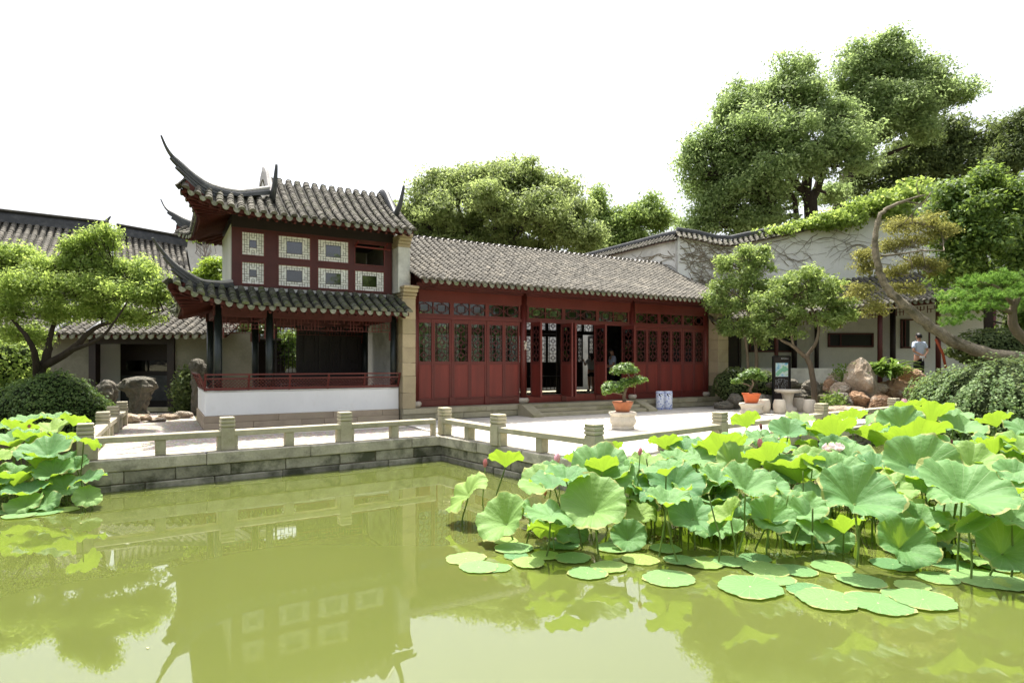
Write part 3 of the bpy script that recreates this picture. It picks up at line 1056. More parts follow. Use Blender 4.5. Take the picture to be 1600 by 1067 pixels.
# flying hip ridges (front-left as seen; the rear ones mirror them)
def flying_ridge(pts, A, B, h0, w0, tag_):
    top = [ray_plane(px, py, A, B) for px, py in pts]
    top = wobble(top, 0, 4)
    n = len(top)
    hs = taper(n, h0, .035, .9); ws = taper(n, w0, .04, 1.1)
    low = [p - Vector((0, 0, h)) for p, h in zip(top, hs)]
    for sg in (1, -1):
        f = (lambda p: p) if sg > 0 else (lambda p: Vector((p.x, 3.0 - p.y, p.z)))
        mb = MB(); sweep(mb, [f(p) for p in low], ws, [h * .68 for h in hs]); r = bp(mb, 'hip_ridge', 'ridge', pav)
        k = int(n * .92)
        mb = MB(); sweep(mb, [f(p + Vector((0, 0, h * .66))) for p, h in zip(low[:k], hs)], [w * .72 for w in ws[:k]], [h * .36 for h in hs[:k]])
        mb.build('ridge_cap', 'ridgetop', r)
        # stepped fins below the tip
        for q, (a, b, dz) in enumerate(((.30, .80, .06), (.35, .70, .13), (.38, .62, .20))):
            i0, i1 = int(n * a), int(n * b)
            mb = MB(); sweep(mb, [f(p - Vector((0, 0, dz))) for p in low[i0:i1]], [w * (.95 - .1 * q) for w in ws[i0:i1]], [.075] * (i1 - i0))
            mb.build('ridge_fin', 'ridge', r)
        # corner timber under it
        mb = MB(); q = [f(p - Vector((0, 0, .26 + .05 * i / n))) for i, p in enumerate(low[int(n * .15):int(n * .62)])]
        for i in range(len(q) - 1): mb.beam(q[i], q[i + 1], .11, .13)
        mb.build('corner_timber', 'soffit', r)
flying_ridge([(420, 291), (400, 293.5), (369, 296), (330, 287), (304.5, 272), (282, 252.5), (268.5, 240.5), (259, 227), (251, 209)], (1.5, .36), (-.85, -1.25), .21, .17, 'upper')
flying_ridge([(361, 437), (349, 438.5), (330, 438), (311, 434.5), (283, 418), (264, 402), (247.5, 382.5), (238, 369)], (.62, .25), (-.95, -1.3), .19, .17, 'lower')
# gable ridges of the upper roof with their upturned horns
for ug, horn in ((1.5, (432, 257)), (4.62, (631, 290))):
    mb = MB()
    pth = [(ug, 1.5, 6.24), (ug, 1.2, 6.17), (ug, .9, 5.90), (ug, .6, 5.62), (ug, .40, 5.44)]
    sweep(mb, wobble(pth, 0, 4), [.15] * 17, taper(17, .40 if ug < 2 else .22, .16, .7))
    sweep(mb, [(ug, 3 - p[1], p[2]) for p in wobble(pth, 0, 4)], [.15] * 17, taper(17, .40 if ug < 2 else .22, .16, .7))
    r = bp(mb, 'gable_ridge', 'ridgetop' if ug < 2 else 'ridge', pav)
    tip = ray_plane(horn[0], horn[1], (ug - .3, .05), (ug + .5, .05))
    q = [Vector((ug, .42, 5.44)), Vector((ug, .30, 5.5)), Vector((ug + (tip.x - ug) * .4, .14, 5.72)), Vector((ug + (tip.x - ug) * .75, .07, 6.0)), tip]
    q = wobble(q, 0, 4)
    mb = MB(); mb.tube(q, taper(len(q), .095, .03), 8, smooth=True, flat=.75)
    mb.build('horn', 'ridge', r)
mb = MB(); mb.add([(1.44, .45, 5.47), (1.44, 2.55, 5.47), (1.44, 1.5, 6.22)], [(0, 1, 2)]); bp(mb, 'gable', 'plaster_old', pav)

# upper storey ----------------------------------------------------------
ZB, ZT = 3.33, 4.74
mb = MB(); mb.box(.60, 4.52, .315, .40, 3.2, ZB - .002); mb.box(.58, 4.5, .31, .42, 2.9, 3.2)
bp(mb, 'wall_strip', 'plaster_old', pav)
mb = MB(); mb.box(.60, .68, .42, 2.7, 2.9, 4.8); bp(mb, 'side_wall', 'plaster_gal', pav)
mb = MB(); mb.box(.68, 4.5, 2.62, 2.70, 2.9, 4.8); bp(mb, 'back_wall', 'plaster_old', pav)
mb = MB(); mb.box(.69, 4.52, .37, 2.60, 4.80, 4.90); bp(mb, 'upper_ceiling', 'darkwood', pav)
mb = MB(); mb.box(.60, 4.55, .27, .36, ZT - .03, 5.12); bp(mb, 'lintel', 'darkwood', pav)
mb = MB(); mb.box(.60, .68, .37, 2.7, 4.92, 5.1); bp(mb, 'side_lintel', 'darkwood', pav)
mb = MB(); mb.add([(q, v, z) for q in (4.53, 4.66) for v, z in ((.43, 2.9), (2.7, 2.9), (2.7, 5.2), (1.5, 6.05), (.43, 5.2))], [(0, 1, 2, 3, 4), (9, 8, 7, 6, 5)] + [(i, 5 + i, 5 + (i + 1) % 5, (i + 1) % 5) for i in range(5)])
bp(mb, 'end_wall', 'plaster_old', pav)
VW = .30
cw = [(376.6, 414), (433.8, 486), (495.6, 545.7), (553.5, 601)]
cu = [(uat(a, VW), uat(b, VW)) for a, b in cw]
rowz = [(3.375, 3.925), (4.055, 4.635)]
mb = MB()
xs = [.61] + [x for c in cu for x in c] + [4.5]
for i in range(0, len(xs), 2): mb.box(xs[i], xs[i + 1], VW, VW + .06, ZB, ZT - .03)
for (a, b) in cu:
    for z0, z1 in ((ZB, rowz[0][0]), (rowz[0][1], rowz[1][0]), (rowz[1][1], ZT - .03)): mb.box(a, b, VW + .002, VW + .058, z0, z1)
bp(mb, 'window_wall_frame', 'redbrown', pav)
for j, (z0, z1) in enumerate(rowz):
    for i, (a, b) in enumerate(cu):
        w, h = b - a, z1 - z0
        fr = MB()
        for q in ((a, a + .025, z0, z1), (b - .025, b, z0, z1), (a + .025, b - .025, z0, z0 + .025), (a + .025, b - .025, z1 - .025, z1)):
            fr.box(q[0], q[1], VW - .015, VW + .03, q[2], q[3])
        if j == 1 and i == 3:           # top sash swung open
            s = bp(fr, 'window', 'redframe', pav)
            mb = MB(); mb.beam((a, VW - .02, z1 - .11), (b + .15, VW - .02, z1 - .12), .05, .035)
            mb.beam((a + .02, VW - .02, z1 - .12), (a + .02, VW - .30, z1 - .02), .02, .03); mb.beam((b - .02, VW - .02, z1 - .12), (b - .02, VW - .30, z1 - .02), .02, .03)
            mb.build('open_sash', 'red', s)
            continue
        s = bp(fr, 'window', 'redframe', pav)
        w2_, h2_ = w - .05, h - .05
        nx, ny = (9, 9) if i == 0 else (12, 9)
        pane = (3, 6, 3, 6) if i == 0 else (3, 9, 2, 7)
        L = segs_mesh(step_lattice(w2_, h2_, nx, ny, pane, 5 + (i > 0), .76), 0.0065, .008, (a + .025, VW + .010, z0 + .025), (1, 0, 0), (0, 0, 1), (0, 1, 0))
        L.build('lattice', 'lattice', s)
        cwx, chz = w2_ / nx, h2_ / ny
        px0, px1, pz0, pz1 = a + .025 + pane[0] * cwx, a + .025 + pane[1] * cwx, z0 + .025 + pane[2] * chz, z0 + .025 + pane[3] * chz
        mb = MB()
        y0, y1 = VW + .017, VW + .024
        mb.box(a + .025, px0, y0, y1, z0 + .025, z1 - .025); mb.box(px1, b - .025, y0, y1, z0 + .025, z1 - .025)
        mb.box(px0, px1, y0, y1, z0 + .025, pz0); mb.box(px0, px1, y0, y1, pz1, z1 - .025)
        mb.build('shell_pane', 'shell', s)
        mb = MB(); mb.box(px0, px1, y0, y1 - .002, pz0, pz1)
        mb.build('centre_pane', 'glass_up', s)
mb = MB(); mb.cbox(4.53, 4.86, -.12, .42, 3.36, 4.55, .01); bp(mb, 'white_pier', 'plaster_old', pav)
mb = MB()
for i, (z, o_) in enumerate(((4.552, .0), (4.63, .05), (4.71, .11), (4.79, .18))): mb.cbox(4.53 - .012, 4.87, -.13 - o_, .40, z, z + .076, .012)
bp(mb, 'pier_corbel', 'stone_warm', pav)

# ================================================================== LONG RED HALL
hall = bthing('red_hall', 'long single-storey hall with red lattice doors and grey tiled roof', 'hall', 5, 0)
HO = OFF[hall.name]
FZ = .315
for z0, z1, lo, hi, vv in ((0, .17, .7, 1.6, -.19), (.17, FZ, 1.4, 2.6, -.22)):
    x = 4.62
    while x < 17.0:
        e = min(x + random.uniform(lo, hi), 17.0)
        if 17 - e < .3: e = 17.0
        mb = MB(); mb.cbox(x + .004, e - .004, vv, .15, z0 + .002, z1 - .002, .008, .003); bp(mb, 'plinth_stone', 'plinth', hall)
        x = e
mb = MB(); mb.box(4.65, 17, .14, 7.0, .01, FZ - .004); bp(mb, 'floor', 'plinth', hall)
for k, (z, vf) in enumerate(((.105, -.98), (.21, -.68), (FZ, -.42))):
    mb = MB(); mb.cbox(8.46, 12.34, vf, -.225, .002 if k == 0 else z - .103, z - .002 + (.004 if k == 2 else 0), .008, .002); bp(mb, 'step', 'plinth', hall)
for a in (8.1, 12.35):
    mb = MB(); mb.add([(a + q, v, z) for q in (0, .34) for v, z in ((-.225, 0), (-.225, .33), (-.42, .33), (-1.08, .07), (-1.08, 0))],
                      [(0, 1, 2, 3, 4), (9, 8, 7, 6, 5)] + [(i, 5 + i, 5 + (i + 1) % 5, (i + 1) % 5) for i in range(5)])
    bp(mb, 'step_side_slab', 'plinth', hall)
# stone end pillars of dressed blocks with corbelled heads
for (a, b) in ((4.62, 4.98), (16.45, 16.98)):
    z = FZ
    while z < 3.2:
        e = min(z + random.uniform(.34, .46), 3.2)
        if 3.2 - e < .15: e = 3.2
        mb = MB(); mb.cbox(a, b, -.2 if z > .8 else -.215, .35, z + .002, e - .002, .006, .003); bp(mb, 'pillar_block', 'stone_warm', hall)
        z = e
    for i, (o_, z0, z1) in enumerate(((.02, 3.2, 3.27), (.09, 3.27, 3.36), (.18, 3.36, 3.45), (.26, 3.45, 3.52))):
        mb = MB(); mb.cbox(a - .012 * (i + 1), b + .01, -.2 - o_, .34, z0 + .001, z1 - .001, .014); bp(mb, 'corbel', 'stone_warm', hall)
# gable walls, ceiling beams
for a, b in ((4.72, 5.05), (16.52, 16.96)):
    mb = MB()
    mb.add([(q, v, z) for q in (a, b) for v, z in ((.352, .3), (6.4, .3), (6.4, 3.9), (3.2, 5.4), (.352, 4.0))],
           [(0, 1, 2, 3, 4), (9, 8, 7, 6, 5)] + [(i, 5 + i, 5 + (i + 1) % 5, (i + 1) % 5) for i in range(5)])
    bp(mb, 'gable_wall', 'plaster_old', hall)
DV = .30
cols_u = (5.16, 8.60, 12.84, 16.36)
for u in cols_u:
    mb = MB(); mb.lathe([(.105, FZ + .15), (.105, 3.6)], 16, (u, DV, 0)); bp(mb, 'column', 'redframe', hall)
    mb = MB(); mb.lathe([(.12, FZ), (.165, FZ + .05), (.175, FZ + .10), (.15, FZ + .15), (.11, FZ + .16)], 18, (u, DV, 0)); bp(mb, 'column_base', 'whitestone', hall)
    mb = MB(); mb.lathe([(.11, FZ), (.11, 3.9)], 12, (u, 4.6, 0)); bp(mb, 'column', 'darkwood', hall)
mb = MB(); mb.box(5.05, 16.5, DV - .05, DV + .05, 3.24, 3.52); bp(mb, 'lintel_board', 'redframe', hall)
mb = MB(); mb.box(5.05, 16.5, DV - .09, DV + .07, 3.525, 3.64); mb.box(5.05, 16.5, -.14, -.06, 3.56, 3.66); bp(mb, 'eave_beam', 'redbrown', hall)
mb = MB(); mb.box(5.05, 16.5, DV - .055, DV + .045, 2.74, 2.82); bp(mb, 'door_head', 'redframe', hall)
def leaf_parts(w):
    z0, z1 = .50, 2.735
    s = .055
    fr = MB()
    for a, b in ((0, s), (w - s, w)): fr.cbox(a, b, -.03, .03, z0, z1, .005)
    for a, b in ((z0, z0 + .05), (1.47, 1.56), (2.62, z1)): fr.cbox(s, w - s, -.026, .026, a, b, .004)
    pn = MB(); pn.cbox(s - .002, w - s + .002, -.014, .014, z0 + .05, 1.47, .004)
    gw, gz0, gz1 = w - 2 * s, 1.56, 2.62
    lt = segs_mesh(diamond_lattice(gw, gz1 - gz0, 3), .013, .018, (s, -.004, gz0), (1, 0, 0), (0, 0, 1), (0, 1, 0))
    gl = MB(); gl.box(s - .004, w - s + .004, .012, .016, gz0 - .004, gz1 + .004)
    return fr.mesh('door'), pn.mesh('panel'), lt.mesh('lattice'), gl.mesh('pane')
LEAF = {}
def door(u, v, w, ang=0, glass=True, m='redframe', pm='red', lm='redbrown'):
    k = (round(w, 3), m)
    if k not in LEAF: LEAF[k] = leaf_parts(w)
    fr, pn, lt, gl = LEAF[k]
    o = inst('door', fr, m, hall, (u + HO[0], v + HO[1], 0), (0, 0, ang))
    inst('panel', pn, pm, o); inst('lattice', lt, lm, o)
    if glass: inst('pane', gl, 'glass', o)
    return o
def bay(a, b, n, doors=True):
    w = (b - a) / n
    for i in range(n):
        x0 = a + i * w
        if doors:
            lw = (w - .05) / 2
            door(x0 + .025, DV, lw); door(x0 + .025 + lw, DV, lw)
            mb = MB(); mb.cbox(x0 + .03, x0 + w - .03, DV - .02, DV + .02, FZ, .497, .004); bp(mb, 'sill_board', 'redframe', hall)
        if i:
            mb = MB(); mb.cbox(x0 - .025, x0 + .025, DV - .045, DV + .045, .50, 2.74, .006); bp(mb, 'door_post', 'redframe', hall)
            mb = MB(); mb.cbox(x0 - .09, x0 + .09, DV - .06, DV + .04, FZ, .56 if doors else .54, .008); bp(mb, 'post_foot', 'redframe', hall)
        # transom: two small lattice windows
        mb = MB()
        mb.box(x0, x0 + .06, DV - .03, DV + .03, 2.82, 3.24); mb.box(x0 + w - .06, x0 + w, DV - .03, DV + .03, 2.82, 3.24)
        mb.box(x0 + .06, x0 + w - .06, DV - .028, DV + .028, 2.82, 2.875); mb.box(x0 + .06, x0 + w - .06, DV - .028, DV + .028, 3.20, 3.24)
        mb.box(x0 + w / 2 - .012, x0 + w / 2 + .012, DV - .02, DV + .02, 2.875, 3.2)
        t = bp(mb, 'transom', 'redframe', hall)
        hw = w / 2 - .072
        S = []
        for q in (.06, w / 2 + .012):
            H = .325
            c, m = H / 2, hw / 2
            S += [(q + x, z, q + x2, z2) for x, z, x2, z2 in ((0, c, m, H), (m, H, hw, c), (hw, c, m, 0), (m, 0, 0, c), (m * .5, c * .4, m * .5, c * 1.6), (m * 1.5, c * .4, m * 1.5, c * 1.6),
                  (m * .5, c * 1.6, m * 1.5, c * 1.6), (m * .5, c * .4, m * 1.5, c * .4), (0, c, m * .5, c), (m * 1.5, c, hw, c), (m, H, m, c * 1.6), (m, 0, m, c * .4))]
        segs_mesh(S, .013, .018, (x0, DV - .004, 2.875), (1, 0, 0), (0, 0, 1), (0, 1, 0)).build('lattice', 'redbrown', t)
        mb = MB(); mb.box(x0 + .06, x0 + w - .06, DV + .012, DV + .016, 2.87, 3.205); mb.build('pane', 'glass', t)
bay(5.12, 8.48, 3); bay(12.96, 16.30, 3); bay(8.72, 12.72, 3, False)
for hx in (8.86, 9.96, 11.26, 12.40): door(hx, DV - .03, .60, R(-90 + random.uniform(-5, 5)))
door(10.03, DV - .03, .60, R(-84)); 
mb = MB(); mb.cbox(8.72, 12.72, DV - .03, DV + .03, FZ, .54, .006); bp(mb, 'threshold', 'red', hall)
mb = MB()
for (dx, dz, r) in ((0, 0, .05), (.03, .07, .035), (-.03, .1, .03), (.0, -.08, .04), (.045, -.13, .02), (-.03, -.12, .02)): mb.lathe([(.001, -r * 1.3), (r * .7, -r * .8), (r, 0), (r * .7, r * .8), (.001, r * 1.3)], 8, (8.6 + dx, DV - .12, 2.05 + dz))
bp(mb, 'carved_ornament', 'whitestone', hall)
# back wall: dark lattice screens with daylight behind, one doorway
gap0, gap1 = uat(912, 5.95), uat(929, 5.95)
x = 5.1
while x < 16.4:
    w = .62
    if x < gap1 and x + w > gap0:
        door(x - .02, 5.95, .60, R(75), False, 'darkwood', 'darkwood', 'darkwood')
    else:
        door(x, 5.95, w, 0, False, 'darkwood', 'darkwood', 'darkwood')
    S = [(a, b, c, d) for a, b, c, d in diamond_lattice(w - .14, .36, 1)]
    mb = segs_mesh(S, .014, .02, (x + .07, 5.95, 2.9), (1, 0, 0), (0, 0, 1), (0, 1, 0))
    mb.box(x, x + .07, 5.92, 5.98, 2.85, 3.3); mb.box(x + w - .07, x + w, 5.92, 5.98, 2.85, 3.3)
    bp(mb, 'back_transom', 'darkwood', hall)
    x += w
mb = MB(); mb.box(5.05, 16.5, 5.91, 5.99, 2.74, 2.9); mb.box(5.05, 16.5, 5.91, 5.99, 3.26, 4.2); bp(mb, 'back_beam', 'darkwood', hall)
mb = MB(); mb.cbox(uat(948, 5.0), uat(985, 5.0), 5.0, 5.08, FZ, 3.2, .01); bp(mb, 'grey_screen', 'ridge', hall)
mb = MB()
tu = 12.2
mb.cbox(tu - .8, tu + .8, 3.9, 4.5, .98, 1.03, .01)
for a in (-.72, .72):
    for b in (3.96, 4.44): mb.box(tu + a - .03, tu + a + .03, b - .03, b + .03, FZ, .98)
for a in np.linspace(-.7, .7, 9): mb.box(tu + a - .01, tu + a + .01, 3.95, 3.97, .5, .95)
mb.box(tu - .7, tu + .7, 3.94, 3.98, .48, .52)
OFFT = thing('altar_table', 'dark wooden table in the gloom just inside the open hall doors', 'table', W(tu, 4.2, FZ), TH)
mb.build('table_frame', 'darkwood', OFFT, (-tu, -4.2, -FZ))
# roof
RV, RZ = 3.2, 5.56
def hcol(u, back=False):
    c = curve((u, -.78, 3.68), (u, RV - .22, RZ - .09), 9, .2) + [Vector((u, RV - .08, RZ - .02)), Vector((u, RV, RZ))]
    if back: c = [Vector((p.x, 2 * RV - p.y, p.z)) for p in c]
    return c
us = []
u = 4.92
while u < 16.95: us.append(u); u += .2125
hd = slope(hall, HO, [hcol(u) for u in us], .076, .15, 'tile_hall', 290)
slope(hall, HO, [hcol(u, True) for u in us], .078, .12, 'tile_hall', 0, drips=False)
TMr = tile_mesh(.10, .24, 1.0)
for u in us:
    inst('ridge_tile', TMr, 'ridgetop', hd, (u, RV - .02, RZ + .0), (R(random.uniform(-4, 4)), 0, R(random.uniform(-6, 6))))
mb = MB()
for u in np.arange(5.0, 16.9, .21): mb.beam((u, .5, 4.19), (u, -.72, 3.555), .055, .055)
o = bp(mb, 'rafters', 'soffit', hall); o['kind'] = 'stuff'
# ================================================================== WALLS, GALLERY AND BUILDINGS BEHIND
def wall_cap(root, pts, half, drop, sp=.21, tm='tile', ridge_h=.16, ridge_w=.16, mat_ridge='ridge'):
    """little two-sided tile roof running along a wall top; pts = ridge line in root coordinates"""
    pts = [Vector(p) for p in pts]
    L = [0]
    for i in range(len(pts) - 1): L.append(L[-1] + (pts[i + 1] - pts[i]).length)
    def P(t):
        i = max(j for j in range(len(pts) - 1) if L[j] <= t + 1e-9)
        d = pts[i + 1] - pts[i]
        hz = Vector((d.x, d.y, 0)).normalized()
        return pts[i] + d * ((t - L[i]) / (L[i + 1] - L[i])), Vector((hz.y, -hz.x, 0))
    for sg in (1, -1):
        cols = []
        t = .05
        while t < L[-1]:
            p, s = P(t)
            cols.append([p + s * (sg * half) + Vector((0, 0, -drop)), p + s * (sg * half * .5) + Vector((0, 0, -drop * .55)), p])
            t += sp
        slope(root, (0, 0, 0), cols, .075, .11, tm, 0, 'cap_roof', drips=False, thick=.06)
    mb = MB(); sweep(mb, [p + Vector((0, 0, .02)) for p in pts], [ridge_w] * len(pts), [ridge_h] * len(pts))
    mb.build('cap_ridge', mat_ridge, root)

MT['plaster_wall'] = mat('sunbleached_plaster', (.74, .73, .69), .9, .1, 1.0, .12, 18, .2, (.33, .30, .25), .8, .54, .78, .7)
c0 = W(17.2, 2.28)
garden = thing('garden_wall', 'tall white wall with wavy tiled top and dry vines behind the trees', 'wall', (c0.x, c0.y, 0))
lp = lambda p: Vector((p[0] - c0.x, p[1] - c0.y, p[2]))
wa = [lp(W(17.2, 9.5, 6.72)), lp(W(17.2, 6, 6.72)), lp(W(17.2, 3.2, 6.74)), lp((c0.x, c0.y, 6.70))]
wbp = [(1057, 362, 24.1), (1085, 366, 24.15), (1120, 374, 24.2), (1142, 375, 24.2), (1165, 370, 24.2), (1225, 358, 24.2), (1300, 341, 24.2), (1370, 322, 24.1), (1450, 303, 24.0), (1540, 290, 23.8), (1640, 285, 23.6)]
wb = [lp(at(*p)) for p in wbp]
def wall_strip(pts, th, mt, nm):
    mb = MB()
    for sg in (1, -1):
        rows = []
        for i, p in enumerate(pts):
            d = pts[min(i + 1, len(pts) - 1)] - pts[max(i - 1, 0)]
            s = Vector((d.y, -d.x, 0)).normalized() * (th * sg)
            rows.append([Vector((p.x, p.y, -.05)) + s, Vector((p.x, p.y, p.z - .25)) + s])
        mb.grid(rows, False)
    mb.build(nm, mt, garden)
wall_strip(wa, .14, 'plaster_old', 'side_wall_face'); wall_strip(wb, .14, 'plaster_wall', 'front_wall_face')
wall_cap(garden, wa, .30, .26); wall_cap(garden, wb, .30, .26)

# dry creeper stems on the wall
vin = thing('dry_creeper', 'bare brown creeper stems clinging to the tall white wall', 'creeper', (c0.x, c0.y, 0))
mb = MB()
def on_wall(t, z):       # t along wall b in metres from the corner
    L = 0
    for i in range(len(wb) - 1):
        d = wb[i + 1] - wb[i]; l = Vector((d.x, d.y, 0)).length
        if t <= L + l or i == len(wb) - 2:
            p = wb[i] + d * ((t - L) / l); hz = Vector((d.x, d.y, 0)).normalized()
            return Vector((p.x, p.y, z)) + Vector((hz.y, -hz.x, 0)) * .155, p.z
        L += l
rv = random.Random(5)
def creeper(t, z, ang, l, r, depth):
    pts = []
    for i in range(int(l / .12)):
        q, top = on_wall(max(.05, t), z)
        if z > top - .3 or z < 2.5: break
        pts.append(q + Vector((0, -rv.uniform(0, .02), 0)))
        ang += rv.uniform(-.38, .38)
        t += math.cos(ang) * .12; z += math.sin(ang) * .12
        if depth and rv.random() < .16: creeper(t, z, ang + rv.choice((-.6, .6)), l * .55, r * .6, depth - 1)
    if len(pts) > 2: mb.tube(pts, taper(len(pts), r, r * .4), 4, caps=False)
for i in range(230): creeper(rv.uniform(0, 2.6), rv.uniform(3.6, 6.5), rv.uniform(-.9, .5), rv.uniform(.6, 1.8), rv.uniform(.006, .016), 2)
for i in range(60): creeper(rv.uniform(2.8, 10.5), rv.uniform(5.2, 7.8), rv.choice((PI, 0)) + rv.uniform(-.6, .6), rv.uniform(.6, 2.2), rv.uniform(.005, .014), 2)
mb.build('creeper_stems', 'vine', vin)['kind'] = 'stuff'
mb = MB()
for i in range(60):
    v = rv.uniform(2.4, 5.5); z = rv.uniform(4.9, 6.2); pts = []
    a = rv.uniform(-.7, .3)
    for k in range(rv.randrange(5, 16)):
        pts.append(lp(W(17.04, v, z))); a += rv.uniform(-.25, .25); v += math.cos(a) * .12 * (1 if i % 2 else -1); z += math.sin(a) * .12
        if z > 6.4 or v < 2.3: break
    if len(pts) > 2: mb.tube(pts, taper(len(pts), .016, .006), 4, caps=False)
mb.build('creeper_stems', 'vine', vin)['kind'] = 'stuff'

# raised ground under the gallery
mb = MB(); mb.prism([(7.2, 21.9), (26, 20.6), (26, 24.6), (6.6, 24.3)], -.5, .70)
o = mb.build('raised_ground', 'soil'); tag(o, None, kind='structure')
mb = MB(); mb.prism([(9.6, 19.6), (14, 18.2), (26, 17.4), (26, 21.2), (9.0, 21.85)], -.5, .45)
o = mb.build('planting_bed', 'soil'); tag(o, None, kind='structure')

GX = 7.4
gal = thing('covered_gallery', 'covered gallery with red posts and lean-to tiled roof along the white wall', 'gallery', (GX, 22.2, .7))
GO = (-GX, -22.2, -.7)
def gp(mb, nm, m, par=None): return mb.build(nm, m, par or gal, GO if par is None else None)
gz = lambda X: .10 * (X - 12)
mb = MB(); mb.box(GX, 24, 22.0, 23.75, .72, .80); gp(mb, 'floor', 'plinth')
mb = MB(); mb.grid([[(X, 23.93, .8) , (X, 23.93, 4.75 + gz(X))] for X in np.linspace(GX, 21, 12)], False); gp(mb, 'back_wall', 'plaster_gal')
mb = MB(); mb.cbox(GX - .05, 12.4, 22.05, 22.25, .3, 1.33, .012); gp(mb, 'low_wall', 'plaster_old')
for a, b, z0, z1, nm in ((1293.5, 1364, 2.14, 2.70, 0), (1170, 1243, 1.95, 2.85, 0), (1407, 1452, 2.1, 3.25, 0), (1500, 1580, 2.2, 3.1, 0)):
    X0, X1 = at(a, 500, 23.9).x, at(b, 500, 23.9).x
    mb = MB()
    for q in ((X0, X0 + .06, z0, z1), (X1 - .06, X1, z0, z1), (X0, X1, z0, z0 + .06), (X0, X1, z1 - .06, z1)): mb.box(q[0], q[1], 23.84, 23.92, q[2] , q[3])
    if nm == 0: mb.box((X0 + X1) / 2 - .02 - .4, (X0 + X1) / 2 + .02 - .4, 23.85, 23.91, z0, z1)
    w = gp(mb, 'window', 'redbrown')
    mb = MB(); mb.box(X0, X1, 23.90, 23.925, z0, z1); mb.build('pane', 'black', w)
X0, X1 = at(1127, 500, 23).x, at(1152, 500, 23).x
mb = MB(); mb.box(X0, X1, 22.9, 22.98, .8, 2.95); mb.box(X0 - .1, X0, 22.85, 23.0, .8, 3.0); mb.box(X1, X1 + .1, 22.85, 23.0, .8, 3.0)
gp(mb, 'side_door', 'darkwood')
for px, m, r, d in ((1375, 'redbrown', .085, 22.15), (1466, 'redbrown', .085, 22.1), (1213, 'redbrown', .07, 22.15), (1395, 'darkwood', .10, 23.7), (1276, 'darkwood', .08, 23.7), (1552, 'redbrown', .085, 22.0), (1241, 'darkwood', .10, 23.7)):
    X = at(px, 500, d).x
    mb = MB(); mb.lathe([(r, .8), (r, 3.6 + gz(X))], 12, (X, d, 0)); gp(mb, 'post', m)
mb = MB()
for i in range(12):
    X0, X1 = GX + i * 1.2, GX + (i + 1) * 1.2
    mb.beam((X0, 22.12, 3.42 + gz(X0)), (X1, 22.12, 3.42 + gz(X1)), .12, .16)
gp(mb, 'eave_beam', 'redbrown')
S = []
mb = segs_mesh([(a, b, c, d) for a, b, c, d in step_lattice(12, .26, 96, 2, None, 8, .6)], .022, .025, (GX + .2, 22.1, 3.05 + gz(GX)), (1, 0, .10), (0, 0, 1), (0, 1, 0))
gp(mb, 'hanging_lattice', 'redbrown')
cols = []
X = GX - .2
while X < 21: cols.append(curve((X, 21.75, 3.50 + gz(X)), (X, 23.92, 4.68 + gz(X)), 6, .15)); X += .215
slope(gal, GO, cols, .078, .11, 'tile', 0)

# small side hall at the left with a dark doorway
sh = thing('side_corridor', 'low grey-tiled corridor building with a dark doorway behind the maple tree', 'building', (-12.1, 19.3, 0))
SO = (12.1, -19.3, 0)
def sp_(mb, nm, m): return mb.build(nm, m, sh, SO)
XL, XR = at(147, 600, 19.3).x, at(268, 600, 19.3).x
for q in ((-18, XL - .12), (XR + .12, -8.2)):
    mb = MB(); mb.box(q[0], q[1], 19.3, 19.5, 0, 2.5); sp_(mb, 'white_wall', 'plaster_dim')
mb = MB(); mb.box(XL - .12, XL + .1, 19.22, 19.45, 0, 2.45); mb.box(XR - .1, XR + .12, 19.22, 19.45, 0, 2.45); mb.box(XL + .1, XR - .1, 19.24, 19.44, 2.12, 2.45)
sp_(mb, 'door_frame', 'darkwood')
mb = MB(); mb.box(XL, XR, 20.6, 20.66, 0, 2.4); sp_(mb, 'inner_screen', 'darkwood')
for i in range(3):
    a = XL + .25 + i * .78
    mb = MB(); mb.box(a, a + .7, 20.52, 20.58, 1.25, 1.6); sp_(mb, 'inner_window', 'glass')
mb = MB(); mb.box(XL + .1, XR - .3, 20.50, 20.57, .25, 1.1); sp_(mb, 'inner_panel', 'ridge')
mb = MB(); mb.box(-18, -8.2, 19.5, 22, 2.3, 2.4); mb.box(-18, -8.2, 21.9, 22, 0, 2.4); sp_(mb, 'inner_ceiling', 'darkwood')
mb = MB(); mb.box(XL - .1, XR + .1, 19.0, 19.3, 0, .12); sp_(mb, 'door_step', 'plinth')
cols = []; X = -18
while X < -8.6: cols.append(curve((X, 18.75, 2.42), (X, 20.9, 3.55), 6, .2)); X += .27
slope(sh, SO, cols, .10, .125, 'tile_hall', 150)
mb = MB(); mb.box(-18, -8.6, 20.8, 21.1, 3.5, 3.72); sp_(mb, 'ridge', 'ridge')
for px in (92, 148):
    X = at(px, 520, 19).x
    mb = MB(); sweep(mb, wobble([(X, 20.9, 3.5), (X, 20.0, 3.05), (X, 19.2, 2.62), (X, 18.95, 2.50), (X, 18.72, 2.42)], 0, 4), [.2] * 17, taper(17, .24, .10)); sp_(mb, 'gable_ridge', 'ridge')
